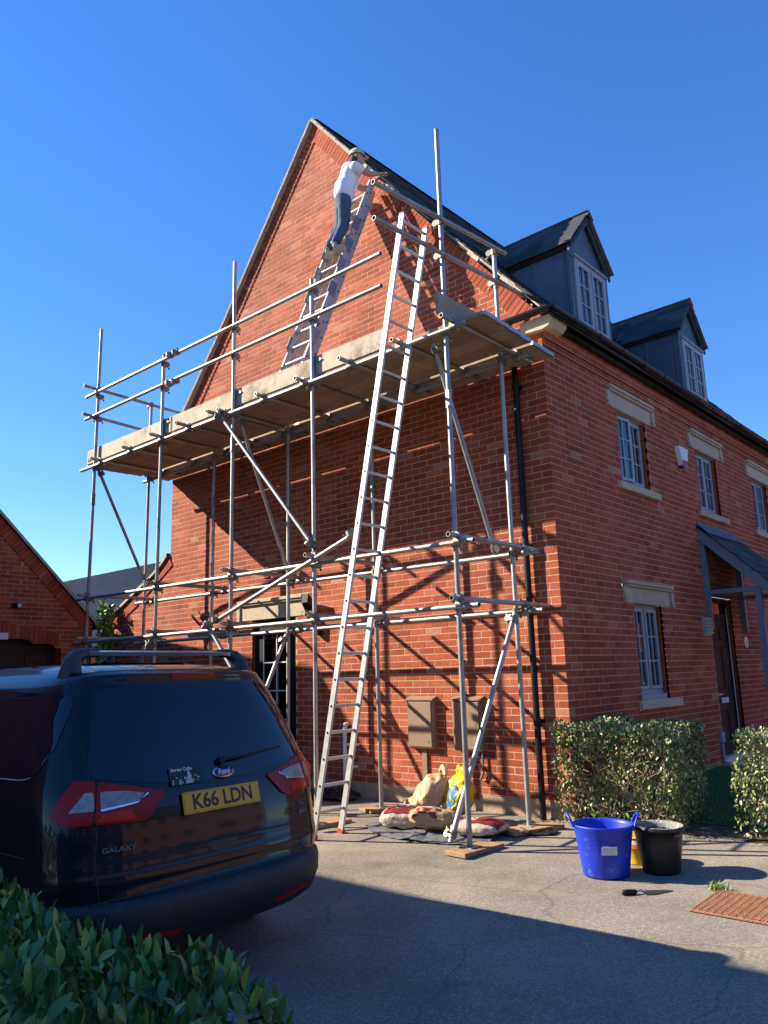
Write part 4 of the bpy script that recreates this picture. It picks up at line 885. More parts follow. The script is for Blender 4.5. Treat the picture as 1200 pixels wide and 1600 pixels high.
def cring(z, tr, w_, tf, rd=.48, n=3.5, fd_=.9):
    pts = []; rd = .62 if z < .47 else rd; w_ *= .958
    for i in range(NR+1):
        a = -pi/2+pi*i/NR; s = sin(a); pts.append((w_*s, tr+rd*(1-max(0, 1-abs(s)**n)**(1/n)), z))
    for i in range(1, 10): pts.append((w_, tr+rd+(tf-fd_-tr-rd)*i/10, z))
    for i in range(NR+1):
        a = pi/2-pi*i/NR; s = sin(a); pts.append((w_*s, tf-fd_*(1-max(0, 1-abs(s)**n)**(1/n)), z))
    for i in range(1, 10): pts.append((-w_, tf-fd_-(tf-fd_-tr-rd)*i/10, z))
    return pts
cb = MB(); R_ = [cring(*l) for l in LV]; nn_ = len(R_[0])
ib = next(i for i, l in enumerate(LV) if l[0] == .462)
fsb = [(jj*nn_+i, jj*nn_+(i+1) % nn_, (jj+1)*nn_+(i+1) % nn_, (jj+1)*nn_+i) for jj in range(len(LV)-1) for i in range(nn_)]
allv = [p for r in R_ for p in r]
BV = BVHTree.FromPolygons([V3(p) for p in allv], fsb)
cb.add(allv, [f for f in fsb if f[0]//nn_ >= ib-1], True); cb.add(R_[-1], [tuple(range(nn_))], True)
cbody = cb.build('body', 'car_paint', car, True)
bm_ = MB(); bm_.add([(p[0]*1.002, p[1]-.003, p[2]) for r in R_[:ib+1] for p in r], [f for f in fsb if f[0]//nn_ < ib], True); bm_.add(R_[0], [tuple(reversed(range(nn_)))])
bump_ = bm_.build('bumper', 'bumper', car, True)
def rear_pt(s, z, off=0.0):
    r = BV.ray_cast(V3((s, -3, z)), V3((0, 1, 0)));
    if r[0] is None: return V3((s, .5, z))
    n_ = r[1]; n_ = n_ if n_.y < 0 else -n_
    return r[0]+n_*off
def side_pt(t, z, sg, off=0.0):
    r = BV.ray_cast(V3((sg*3, t, z)), V3((-sg, 0, 0)))
    if r[0] is None: return V3((sg*.6, t, z))
    n_ = r[1]; n_ = n_ if n_.x*sg > 0 else -n_
    return r[0]+n_*off
def smooth_poly(poly, rr=.25, it=2):
    for _ in range(it):
        out = []
        for i, p in enumerate(poly):
            a = poly[i-1]; b = poly[(i+1) % len(poly)]; out += [(p[0]+(a[0]-p[0])*rr*.5, p[1]+(a[1]-p[1])*rr*.5), (p[0]+(b[0]-p[0])*rr*.5, p[1]+(b[1]-p[1])*rr*.5)]
        poly = out
    return poly
def patch(poly, fn, off, name, m, parent, step=.05, thick=.012, rr=.25):
    poly = smooth_poly(poly, rr); pts = []
    for i, p in enumerate(poly):
        q = poly[(i+1) % len(poly)]; k = max(1, int(hypot(q[0]-p[0], q[1]-p[1])/step)); pts += [(p[0]+(q[0]-p[0])*c/k, p[1]+(q[1]-p[1])*c/k) for c in range(k)]
    nb = len(pts); xs = [p[0] for p in pts]; zs_ = [p[1] for p in pts]; inn = []
    def inside(x, y):
        r = False
        for i in range(nb):
            a, b = pts[i], pts[i-1]
            if (a[1] > y) != (b[1] > y) and x < (b[0]-a[0])*(y-a[1])/(b[1]-a[1])+a[0]: r = not r
        return r
    x = min(xs)+step/2
    while x < max(xs):
        y = min(zs_)+step/2
        while y < max(zs_):
            if inside(x, y) and min(hypot(p[0]-x, p[1]-y) for p in pts) > step*.35: inn.append((x, y))
            y += step
        x += step
    r = delaunay_2d_cdt([V3(p).to_2d() for p in [(a[0], a[1], 0) for a in pts+inn]], [], [list(range(nb))], 1, 1e-6)
    co = [fn(v.x, v.y, off) for v in r[0]]; lo = [fn(pts[i][0], pts[i][1], off-thick) for i in range(nb)]; hi = [fn(pts[i][0], pts[i][1], off) for i in range(nb)]
    mb = MB(); fs = [tuple(f) for f in r[2]]; mb.add(co, fs, True); mb.add(hi+lo, [(i, (i+1) % nb, nb+(i+1) % nb, nb+i) for i in range(nb)], False)
    return mb.build(name, m, parent, True)
def line(pts, fn, wd, name, m, parent, off=.0015, step=.04):
    P = []
    for a, b in zip(pts[:-1], pts[1:]):
        k = max(1, int(hypot(b[0]-a[0], b[1]-a[1])/step)); P += [(a[0]+(b[0]-a[0])*c/k, a[1]+(b[1]-a[1])*c/k) for c in range(k)]
    P.append(pts[-1]); return MB().path([fn(p[0], p[1], off) for p in P], wd, 6).build(name, m, parent, True)
R0 = rear_pt
def mz(poly): return [(-s, z) for s, z in poly]
gl = patch([(-.715, 1.005), (-.60, 1.42), (-.42, 1.447), (0, 1.462), (.42, 1.447), (.60, 1.42), (.715, 1.005), (.40, .962), (.15, .940), (-.15, .940), (-.40, .962)], R0, .004, 'rear_window', 'car_glass', car, rr=.18)
for sg in (-1, 1):
    f2 = (lambda s, z, o, sg=sg: rear_pt(s*sg, z, o))
    la = patch([(.345, .915), (.53, .958), (.675, .990), (.712, .802), (.49, .795), (.44, .812)], f2, .010, 'tail_light', 'lamp_red', car, .04, .02, .12)
    lb = patch([(.683, .992), (.765, 1.0), (.82, .93), (.858, .852), (.835, .815), (.80, .803), (.720, .803)], f2, .010, 'tail_light', 'lamp_red', car, .03, .02, .12)
    patch([(.46, .918), (.50, .885), (.66, .862), (.68, .866), (.672, .945), (.56, .938)], f2, .013, 'clear_lens', 'lamp_clear', la, .04, .008, .15)
    patch([(.70, .945), (.735, .945), (.79, .875), (.80, .862), (.705, .862)], f2, .013, 'clear_lens', 'lamp_clear', lb, .03, .008, .15)
    patch([(.50, .885), (.44, .915), (.45, .918), (.505, .878), (.68, .858), (.68, .868)], f2, .0145, 'chrome_strip', 'chrome', la, .03, .006, .05)
    patch([(.545, .852), (.675, .846), (.705, .812), (.52, .808)], f2, .0125, 'reflector', 'lamp_bright', la, .04, .006, .05)
    patch([(.30, .282), (.60, .312), (.60, .288), (.33, .262)], f2, .006, 'bumper_reflector', 'lamp_red', bump_, .03, .008, .1)
    sp = (lambda t, z, o, sg=sg: side_pt(t, z, sg, o))
    patch([(.50, 1.405), (1.30, 1.44), (1.30, 1.0), (.56, 1.012), (.47, 1.03), (.43, 1.16), (.46, 1.34)], sp, .004, 'side_window', 'car_glass', car, .05, .012, .2)
    patch([(1.38, 1.445), (2.20, 1.45), (2.20, 1.0), (1.38, 1.0)], sp, .004, 'side_window', 'car_glass', car, .06, .012, .1)
    patch([(2.28, 1.445), (2.75, 1.40), (3.30, 1.02), (2.28, 1.0)], sp, .004, 'side_window', 'car_glass', car, .06, .012, .1)
    line([(1.30, .994), (.80, .997), (.60, 1.0), (.54, 1.006), (.50, 1.018)], sp, .004, 'window_trim', 'chrome', car, .004)
    line([(.45, .655), (1.34, .66), (4.2, .68)], sp, .004, 'swage_line', 'car_paint', car, .002)
    line([(1.34, 1.46), (1.34, .25)], sp, .004, 'door_gap', 'ink', car); line([(2.24, 1.46), (2.24, .25)], sp, .004, 'door_gap', 'ink', car)
    line([(.655, 1.478), (.70, 1.25), (.705, 1.02), (.70, .78), (.72, .60), (.70, .475)], f2, .0035, 'tailgate_gap', 'ink', car, .001)
    for t_ in (.98, 3.83):
        whl = MB().lathe([(.20, 0), (.30, .01), (.33, .04), (.335, .10), (.33, .18), (.2, .20)], (0, 0, 0), 28); Mw = Matrix.Translation((sg*.955, t_, .235)) @ Matrix.Rotation(-sg*pi/2, 4, 'Y'); whl.v = [Mw @ v for v in whl.v]; wo = whl.build('wheel', 'tyre', car, True)
        rm = MB().lathe([(0, .02), (.08, .015), (.19, .03), (.215, .005), (.22, .02)], (0, 0, 0), 20); rm.v = [Mw @ v for v in rm.v]; rm.build('rim', 'rim', wo, True)
        patch([(t_+.40*cos(a_*pi/10), .30+.36*sin(a_*pi/10)) for a_ in range(11)]+[(t_-.38, .14), (t_+.38, .14)], sp, .003, 'wheel_arch', 'ink', car, .08, .01, .1)
line([(-.68, .632), (-.3, .638), (0, .64), (.3, .638), (.68, .632)], R0, .004, 'tailgate_gap', 'ink', car, .001)
patch([(-.125, .640), (.085, .640), (.07, .60), (.03, .585), (-.06, .585), (-.11, .60)], R0, .003, 'tailgate_handle', 'ink', car, .03, .006, .1)
line([(-.66, .468), (-.3, .466), (0, .465), (.3, .466), (.66, .468)], R0, .005, 'tailgate_gap', 'ink', car, -.001)
patch([(-.15, 1.478), (.15, 1.478), (.15, 1.500), (-.15, 1.500)], R0, .008, 'brake_light', 'lamp_red', car, .03, .012, .1)
# number plate, badge, sticker and lettering
c = rear_pt(0, .842); pu = (rear_pt(0, .89)-rear_pt(0, .79)).normalized(); PM = frame(c+V3((0, -.012, 0)), (1, 0, 0), pu)
pl = MB().cbox((-.26, -.0555, -.004), (.26, .0555, .004), .003, PM).build('number_plate', 'plate_yellow', car, True)
text_mb('K66 LDN', .106, PM @ Matrix.Translation((0, -.001, .0045)), .0006, .98, .0022).build('plate_text', 'ink', pl, True)
mb = MB()
for a, b in (((-.252, -.0485), (.252, -.0475)), ((-.252, .0475), (.252, .0485)), ((-.2525, -.048), (-.2515, .048)), ((.2515, -.048), (.2525, .048))): mb.box((a[0], a[1], .0042), (b[0], b[1], .0048), PM)
mb.build('plate_border', 'ink', pl, True)
BM = frame(rear_pt(.035, .968)+V3((0, -.010, 0)), (1, 0, 0), (rear_pt(.035, 1.0)-rear_pt(.035, .94)))
mb = MB().lathe([(.0, .006), (.068, .006), (.075, .0)], (0, 0, 0), 28, 1, .42); mb.v = [BM @ v for v in mb.v]; bo = mb.build('badge', 'chrome', car, True)
mb = MB().lathe([(.0, .0075), (.064, .0075), (.066, .005)], (0, 0, 0), 28, 1, .38); mb.v = [BM @ v for v in mb.v]; mb.build('badge_field', 'ford_blue', bo, True)
text_mb('Ford', .042, BM @ Matrix.Translation((0, 0, .0082)) @ Matrix(((1, .25, 0, 0), (0, 1, 0, 0), (0, 0, 1, 0), (0, 0, 0, 1))), .0005, 1.0, .0006).build('badge_text', 'white', bo, True)
SM = frame(rear_pt(-.21, .975)+V3((0, -.008, 0)), (1, 0, 0), (rear_pt(-.21, 1.01)-rear_pt(-.21, .94)))
so = MB().box((-.10, -.045, -.001), (.10, .045, .001), SM).build('sticker', 'ink', car, True)
text_mb('Border Collie', .024, SM @ Matrix.Translation((-.02, .034, .0015)), .0003, 1.0, .0005).build('sticker_text', 'white', so, True)
random.seed(9); mb = MB()
mb.add([SM @ V3(p) for p in ((-.01, -.042, .0016), (.03, -.042, .0016), (.036, .0, .0016), (.026, .018, .0016), (.03, .024, .0016), (.014, .024, .0016), (.01, .0, .0016))], [(0, 1, 2, 3, 4, 5, 6)])
for _ in range(34):
    x, y, r = random.uniform(-.09, .09), random.uniform(-.04, .005), random.uniform(.002, .007)
    mb.add([SM @ V3((x+r*cos(a_)*random.uniform(.6, 1.4), y+r*sin(a_)*random.uniform(.6, 1.4), .0015)) for a_ in (0, 1.2, 2.4, 3.6, 5)], [(0, 1, 2, 3, 4)])
mb.build('sticker_print', 'grey_film', so, True)
GX = frame((rear_pt(-.61, .687)+V3((0, -.004, 0))), rear_pt(-.53, .687)-rear_pt(-.69, .687), (0, 0, 1))
text_mb('GALAXY', .034, GX, .0015, 1.25, .0002).build('lettering', 'chrome', car, True)
TXM = frame((rear_pt(.62, .735)+V3((0, -.004, 0))), rear_pt(.70, .735)-rear_pt(.55, .735), (0, 0, 1)); text_mb('TDCi', .034, TXM, .0015, 1.15).build('lettering', 'chrome', car, True)
TXM = frame((rear_pt(.62, .685)+V3((0, -.004, 0))), rear_pt(.70, .685)-rear_pt(.55, .685), (0, 0, 1)); text_mb('Zetec', .030, TXM, .0015, 1.15).build('lettering', 'chrome', car, True)
wpo = MB().tube(rear_pt(.035, 1.02, .0), rear_pt(.035, 1.02, .03), .022, 12).path([rear_pt(.035, 1.02, .025), rear_pt(.2, 1.03, .022), rear_pt(.50, 1.055, .012)], [.010, .008, .005], 6).path([rear_pt(.14, 1.022, .012), rear_pt(.52, 1.055, .008)], .006, 6).build('rear_wiper', 'black_plastic', car, True)
MB().prism([(-.50, .66, 1.612), (-.50, .72, 1.612), (-.50, .73, 1.632), (-.50, .69, 1.642), (-.50, .65, 1.632)], (1.0, 0, 0)).build('roof_bar', 'rail_silver', car, True)
for sg in (-1, 1):
    MB().path([(sg*.600, .665, 1.478), (sg*.597, .67, 1.52), (sg*.585, .68, 1.575), (sg*.555, .69, 1.61), (sg*.50, .69, 1.627), (sg*.43, .69, 1.628)], [.070, .060, .050, .040, .030, .024], 12).build('bar_foot', 'rail_black', car, True)
    MB().path([(sg*.612, .61, 1.50), (sg*.61, .68, 1.545), (sg*.612, .745, 1.50)], [.022, .026, .022], 8).build('foot_cover', 'black_plastic', car, True)
MB().tube((0, 1.35, 1.57), (0, 1.25, 1.60), .03, 10).path([(0, 1.3, 1.60), (0, 1.0, 1.72)], [.006, .003], 6).build('aerial', 'black_plastic', car, True)
# ------------------------------------------------------------------ tubs, tools and sacks
t = thing('tub', 'bright blue flexible rubble tub with two loop handles on the drive', 'tub', (1.07, -1.53, gz(0, -1.53)))
TB = V3((1.07, -1.53, gz(0, -1.53))); prof = [(q_[0]*.95, q_[1]*.97) for q_ in [(.0, .008), (.165, .006), (.172, .0), (.178, .012), (.20, .17), (.226, .345), (.236, .36), (.236, .372), (.228, .372), (.219, .345), (.195, .17), (.168, .02), (.0, .018)]]
MB().lathe(prof, TB, 44).build('bucket', 'blue_tub', t)
for a in (radians(213), radians(33)):
    d_ = V3((cos(a), sin(a), 0)); s2 = V3((-sin(a), cos(a), 0)); c = TB+d_*.220+V3((0, 0, .345))
    MB().path([c-s2*.075, c-s2*.065+d_*.02+V3((0, 0, .05)), c-s2*.03+d_*.04+V3((0, 0, .085)), c+s2*.03+d_*.04+V3((0, 0, .085)), c+s2*.065+d_*.02+V3((0, 0, .05)), c+s2*.075], .009, 8).build('handle', 'blue_tub', t)
aw = (CAMP-TB); aw.z = 0; aw.normalize(); aw = Matrix.Rotation(.16, 3, 'Z') @ aw; s2 = V3((0, 0, 1)).cross(aw)
LM = frame(TB+aw*.2005+V3((0, 0, .205)), s2, V3((0, 0, 1))+aw*.14)
lo = MB().box((-.055, -.03, 0), (.055, .03, .002), LM).build('label', 'white', t)
mb = MB()
for k, (wd_, y_, h_) in enumerate(((.042, .012, .007), (.045, -.004, .003), (.04, -.013, .003), (.03, -.021, .002))): mb.box((-wd_, y_-h_, .002), (wd_, y_+h_, .0026), LM)
mb.build('label_print', 'grey_film', lo)
MB().box((-.085, -.05, -.006), (-.079, .05, .006), LM).box((-.10, .045, -.006), (-.075, .052, .006), LM).build('moulded_mark', 'blue_tub', t)
t = thing('bucket', 'black plastic builder\'s bucket with mortar crusted rim beside the blue tub', 'bucket', (1.37, -1.24, gz(0, -1.24)))
TB2 = V3((1.37, -1.24, gz(0, -1.24)))
MB().lathe([(0, .006), (.12, .005), (.13, .0), (.135, .01), (.165, .22), (.178, .30), (.19, .302), (.19, .325), (.182, .328), (.172, .30), (.13, .02), (0, .015)], TB2, 36).build('pail', 'black_tub', t)
mb = MB().lathe([(.183, .329), (.179, .332), (.171, .30), (.165, .24), (.16, .22)], TB2, 36)
for i, v in enumerate(mb.v): mb.v[i] = v+V3((0, 0, .006*noise.noise(v*40)))
mb.build('mortar_crust', 'mortar_grey', t)
MB().path([TB2+V3((.19*cos(a), .19*sin(a), .30-.02-abs(sin(a-.5))*0)) for a in [(-.5+k*.2) for k in range(6)]], .004, 6).path([TB2+V3((.187*cos(a_)*cos(.5)-0, .187*sin(a_), .31+.0)) for a_ in [k*pi/10 for k in range(11)]], .004, 6).build('handle', 'galv_dark', t)
t = thing('yellow_bucket', 'small yellow and orange bucket half hidden between the tub and the black bucket', 'bucket', (1.13, -1.08, gz(0, -1.08)))
TB3 = V3((1.13, -1.08, gz(0, -1.08))); MB().lathe([(0, .005), (.10, .0), (.105, .01), (.125, .19), (.132, .19), (.132, .205), (.12, .205), (.1, .02), (0, .012)], TB3, 28).build('pail', 'yellow', t)
MB().lathe([(.1225, .15), (.1265, .185), (.127, .188)], TB3, 28).build('band', 'white', t); MB().lathe([(.1195, .12), (.1225, .149)], TB3, 28).build('band', 'orange', t)
t = thing('trowel', 'brick trowel with black handle lying on the drive below the blue tub', 'trowel', (1.44, -1.88, gz(0, -1.88)))
a0, dr = V3((1.425, -1.905, gz(0, -1.9)+.018)), V3((.62, .78, 0)).normalized(); sp_ = V3((-dr.y, dr.x, 0))
MB().path([a0-dr*.055, a0-dr*.05, a0-dr*.02, a0+dr*.03, a0+dr*.05], [.006, .016, .019, .016, .013], 10).build('grip', 'black_plastic', t)
MB().path([a0+dr*.05, a0+dr*.085+V3((0, 0, .008)), a0+dr*.11-V3((0, 0, .008))], .0055, 8).build('tang', 'chrome', t)
b0 = a0+dr*.10-V3((0, 0, .014)); MB().prism([b0-sp_*.045, b0-sp_*.055+dr*.05, b0+dr*.19-sp_*.025, b0+dr*.22, b0+dr*.19+sp_*.025, b0+sp_*.055+dr*.05, b0+sp_*.045], (0, 0, .003)).build('blade', 'tyre', t)
# drain grate
gr = thing('drain_grate', 'rusty iron drain grating set flush in the tarmac', 'drain', (2.2, -1.77, gz(0, -1.77)))
gx0, gx1, gy0, gy1 = 1.88, 2.52, -2.03, -1.51; sl_ = .022
MG = frame((0, 0, .004), (1, 0, 0), (0, 1, sl_))
MB().box((gx0, gy0, -.012), (gx1, gy1, .001), MG).build('pit', 'ink', gr)
MB().cbox((gx0, gy0, .0), (gx1, gy0+.014, .012), .002, MG).cbox((gx0, gy1-.014, .0), (gx1, gy1, .012), .002, MG).cbox((gx0, gy0+.014, 0), (gx0+.014, gy1-.014, .012), .002, MG).cbox((gx1-.014, gy0+.014, 0), (gx1, gy1-.014, .012), .002, MG).build('rim', 'rust', gr)
x = gx0+.04
while x < gx1-.03: MB().cbox((x, gy0+.014, .002), (x+.011, gy1-.014, .012), .002, MG).build('bar', 'rust', gr); x += .0445
mb = MB(); y = gy0+.035
while y < gy1-.02: mb.box((gx0+.014, y, .0015), (gx1-.014, y+.011, .0112), MG); y += .027
mb.build('crossbar', 'rust', gr)
# sacks of sand, yellow bag, plastic sheet
def sack(c, L, W, H, rz, rx, ry, seed, name, label, mats, cat='sack', group=None, sq=3.0, pinch=.55, amp=.02):
    th_ = thing(name, label, cat, (c[0], c[1], max(gz(0, c[1]), 0)), 0, group); random.seed(seed)
    M = Matrix.Translation(c) @ Matrix.Rotation(rz, 4, 'Z') @ Matrix.Rotation(ry, 4, 'Y') @ Matrix.Rotation(rx, 4, 'X'); n, m_ = 40, 22; vs = []
    for j in range(m_+1):
        for i in range(n):
            ph, te = 2*pi*i/n, -pi/2+pi*j/m_
            ct, st = cos(te), sin(te); sp2 = lambda v, e: math.copysign(abs(v)**e, v)
            x = L/2*sp2(ct, .55)*sp2(cos(ph), 2/sq); y = W/2*sp2(ct, .55)*sp2(sin(ph), 2/sq); z = H/2*sp2(st, .9)
            e = abs(x)/(L/2); z *= 1-pinch*e**3; p_ = V3((x, y, z)); q_ = p_*6+V3((seed*3.7, 0, 0))
            cr = noise.noise(V3((x*26+seed, y*6, z*6)))*.5*e-(1-abs(noise.noise(q_*1.9+V3((3, seed, 0)))))**5*.9-(1-abs(noise.noise(q_*3.6+V3((7, seed, 0)))))**6*.5+.5
            d_ = amp*(noise.noise(q_)*1.2+noise.noise(q_*2.7)*.6+cr); p_ += V3((x, y, z*2)).normalized()*d_
            w_ = M @ p_; w_.z = max(w_.z, gz(0, w_.y)+.006); vs.append(w_)
    fs = [(j*n+i, j*n+(i+1) % n, (j+1)*n+(i+1) % n, (j+1)*n+i) for j in range(m_) for i in range(n)]
    mb = MB().add(vs, fs, True); return th_, mb.build('bag', mats, th_), M
t, o, M = sack(V3((-1.28, -1.06, .085)), .52, .34, .18, radians(25), .15, 0, 1, 'sack', 'clear and maroon printed sand sack, leftmost of the pile by the scaffold', 'sack_clear')
def proj_patch(o, M, poly, name, m, off=.007, txt=None):
    bv = BVHTree.FromPolygons([WM[o] @ v.co for v in o.data.vertices], [tuple(p.vertices) for p in o.data.polygons])
    def fn(a, b, of):
        r0 = M @ V3((a, b, 1)); r1 = (M @ V3((a, b, 0))-r0).normalized(); r = bv.ray_cast(r0, r1)
        return (r[0]-r1*of) if r[0] is not None else M @ V3((a, b, 0))
    if txt:
        mb, = txt,; mb.v = [fn(v.x, v.y, off+v.z) for v in mb.v]; return mb.build(name, m, o)
    p_ = patch(poly, fn, off, name, m, None, .03, .004, .05); return p_
def put(o, par):                                      # a patch made in world space becomes a part
    o.parent = par; o.matrix_parent_inverse = Matrix(); o.matrix_local = WM[par].inverted(); WM[o] = Matrix(); return o
put(proj_patch(o, M, [(-.20, -.12), (.14, -.14), (.14, .10), (-.20, .12)], 'print_panel', 'maroon'), o)
proj_patch(o, M, None, 'print_text', 'white', .010, text_mb('Building', .062, Matrix.Translation((-.03, .02, 0)) @ Matrix.Rotation(pi, 4, 'Z'), .0005)); proj_patch(o, M, None, 'print_text', 'white', .010, text_mb('Sand', .062, Matrix.Translation((-.03, .075, 0)) @ Matrix.Rotation(pi, 4, 'Z'), .0005))
t, o, M = sack(V3((-.95, -1.02, .10)), .52, .36, .20, radians(35), -.12, .1, 2, 'sack', 'tan sack with red and grey print lying in front of the upright one', 'sack_tan', amp=.026)
put(proj_patch(o, M, [(-.22, -.16), (.02, -.17), (.06, -.10), (-.20, -.06)], 'print_panel', 'maroon'), o); put(proj_patch(o, M, [(-.20, -.055), (.05, -.095), (.08, -.02), (-.18, .0)], 'print_panel', 'grey_film'), o)
t, o, M = sack(V3((-1.22, -.74, .26)), .46, .34, .27, radians(50), .1, -.95, 3, 'sack', 'plain tan sand sack standing upright at the back of the pile', 'sack_tan', amp=.03)
MB().path([M @ V3((.23, -.09, 0)), M @ V3((.28, -.05, .03)), M @ V3((.26, .0, -.02)), M @ V3((.29, .06, .02)), M @ V3((.24, .11, 0))], [.02, .03, .024, .03, .02], 8).build('tied_neck', 'sack_tan', o)
t, o, M = sack(V3((-1.40, -.68, .12)), .40, .30, .22, radians(15), 0, 0, 4, 'sack', 'tan sack tucked behind the printed ones near the wall', 'sack_tan')
t, o, M = sack(V3((-.47, -.97, .06)), .54, .38, .13, radians(12), 0, 0, 5, 'sack', 'flat grey and maroon sack lying under the foot of the scaffold', 'sack_clear', amp=.016)
put(proj_patch(o, M, [(-.05, -.15), (.24, -.13), (.24, .12), (-.02, .10)], 'print_panel', 'maroon'), o)
mb = MB()
for i in range(9): x0 = -.22+.03*i*.9; 
t, o, M = sack(V3((-.94, -.66, .26)), .42, .34, .22, radians(62), .0, -1.2, 6, 'carrier_bag', 'bright yellow plastic bag with blue print on top of the sacks', 'yellow', 'bag', amp=.03, pinch=.35)
put(proj_patch(o, M, [(-.16, -.10), (.02, -.14), (.10, -.08), (.0, -.02), (-.14, .0)], 'print_panel', 'blue_print'), o); put(proj_patch(o, M, [(-.19, .02), (-.10, .03), (-.12, .13), (-.18, .12)], 'print_panel', 'white'), o)
for s in (-1, 1): MB().path([M @ V3((.17, .06*s, .0)), M @ V3((.235, .075*s, .035)), M @ V3((.265, .05*s, .05)), M @ V3((.25, .015*s, .04)), M @ V3((.18, .01*s, .0))], [.022, .026, .022, .026, .02], 8).build('handle', 'yellow', o)
def sheet(pts, name, label, m, seed, amp=.03, res=26):
    poly = smooth_poly(pts, .3, 1); xs = [p[0] for p in poly]; y_ = [p[1] for p in poly]
    def fn(a, b, of): v = V3((a*5+seed, b*5, 0)); return V3((a, b, gz(0, b)+.008+abs(noise.noise(v))*amp+abs(noise.noise(v*2.6))*amp*.5+of))
    o = patch(poly, fn, .0, name, m, None, .035, .004, .05); tag(o, label, 'sheet'); return o
sheet([(-1.75, -1.18), (-1.42, -1.42), (-1.05, -1.50), (-.55, -1.45), (-.2, -1.25), (-.35, -.75), (-1.5, -.75)], 'plastic_sheet', 'grey plastic sheet spread on the ground beneath the sacks', 'sheet_grey', 3, .028)
sheet([(-.42, -.72), (-.1, -.80), (.12, -.62), (.05, -.46), (-.3, -.40)], 'plastic_sheet', 'crumpled black plastic by the right hand scaffold foot', 'sheet_black', 9, .07)
sheet([(-3.9, -.42), (-3.2, -.48), (-2.75, -.30), (-2.8, -.08), (-3.8, -.08)], 'tarpaulin', 'dark tarpaulin bundled at the foot of the gable wall', 'sheet_black', 5, .16)
# hose reel by the wall, behind the car
t = thing('hose_reel', 'orange and grey coiled hose propped by the scaffold behind the car', 'hose', (-2.75, -1.25, gz(0, -1.25)))
for k in range(3): MB().path([V3((-2.78+.03*k, -1.18+.02*k, .44))+V3((0, .10*cos(a), .135*sin(a)*(1-.08*k))) for a in [i*2*pi/22 for i in range(22)]], .026, 8, True).build('coil', ('orange_hose', 'grey_film', 'orange_hose')[k], t)
MB().tube((-2.75, -1.16, gz(0, -1.2)), (-2.75, -1.16, .55), .012).tube((-2.6, -1.16, gz(0, -1.2)), (-2.9, -1.16, gz(0, -1.2)+.01), .012).build('stand', 'galv_dark', t)
# ------------------------------------------------------------------ garage on the left
gar = thing('brick_garage', 'brick garage with dark panelled door at the left edge', 'garage', (-11.5, -3, 0))
GXW = -9.25; ga, gb = -.25, -5.75; gap_z = 5.22; gez = 2.50
def gtop(y): return gap_z-(gap_z-gez)*abs(y+3.0)/2.75
def garmap(u, d_, z): return V3((GXW+d_, u, z))
bw2, mo2, GB = MB(), MB(), []
dy0, dy1 = -5.2, -.80
def gdoor(y): return 2.06+.24*(1-((y+3.0)/2.2)**2)
random.seed(31); j = 0
while Z0+CH*j < 5.2:
    za, zb = Z0+CH*j, Z0+CH*(j+1); zm = (za+zb)/2; hw = min(2.75, 2.75*(gap_z-.02-zm)/(gap_z-gez)) if zm > gez else 2.75
    c, d_ = -3-hw, -3+hw; ops = []
    if zm < gdoor(-3):
        h2 = 2.2*sqrt(max(0, (1-(zm-2.06)/.24))) if zm > 2.06 else 2.2; ops = [(-3-h2, -3+h2, -1, 9)]
    for (p, q) in subtract(c, d_, ops, za, zb):
        mo2.add([garmap(p, .0075, za), garmap(q, .0075, za), garmap(q, .0075, zb), garmap(p, .0075, zb)], [(0, 1, 2, 3)])
        e = 0 if j % 2 else .11
        for k in range(-28, 3):
            q0 = e+.225*k; a, b = max(q0+.005, p), min(q0+.22, q)
            if b-a > .03:
                if q0 > -2.3 and b-a > .2: GB.append((a, b, za+.01, zb))
                else:
                    d2 = random.uniform(.0085, .0108); bw2.add([garmap(a, -.02, za+.01), garmap(b, -.02, za+.01), garmap(b, -.02, zb), garmap(a, -.02, zb), garmap(a, d2, za+.01), garmap(b, d2, za+.01), garmap(b, d2, zb), garmap(a, d2, zb)], [(4, 5, 6, 7)]+[(i, (i+1) % 4, (i+1) % 4+4, i+4) for i in range(4)])
    j += 1
gwl = mo2.build('garage_wall', 'mortar', gar)
GB = [b for b in GB if b[2] > 1.45]
for (a, b, z0, z1) in GB[:290]: link('brick', proto, gwl, Matrix.Translation(garmap((a+b)/2, random.uniform(-.001, .001), (z0+z1)/2)) @ Matrix.Rotation(pi/2, 4, 'Z') @ Matrix.Rotation(random.gauss(0, .01), 4, 'Z'))
for (a, b, z0, z1) in GB[290:]: bw2.box((GXW-.02, a, z0), (GXW+.01, b, z1))
for i in range(60):                                   # soldier arch over the door
    y = -5.2+.075*i; z = gdoor(y+.03)
    if y < -.86: bw2.box((GXW-.02, y+.005, z+.005), (GXW+.022+random.uniform(0, .004), y+.07, z+.225))
bm0 = bw; 
def gverge(p, q):
    p, q = V3((0, p[0], p[1])), V3((0, q[0], q[1])); t_ = (q-p).normalized(); n_ = V3((0, t_.z, -t_.y)); n_ = n_ if n_.z < 0 else -n_
    for i in range(int((q-p).length/.075)):
        a = p+t_*(i*.075+.005); c_ = a+t_*.065; x_ = GXW+.03+random.uniform(0, .004); ps = [a, c_, c_+n_*.2, a+n_*.2]
        bw2.add([V3((x_, v.y, v.z)) for v in ps]+[V3((GXW-.02, v.y, v.z)) for v in ps], [(0, 1, 2, 3)]+[(k, (k+1) % 4, (k+1) % 4+4, k+4) for k in range(4)])
gverge((ga, gez+.0), (-3, gap_z)); gverge((gb, gez), (-3, gap_z))
stuff(bw2.build('brickwork', 'brick', gar))
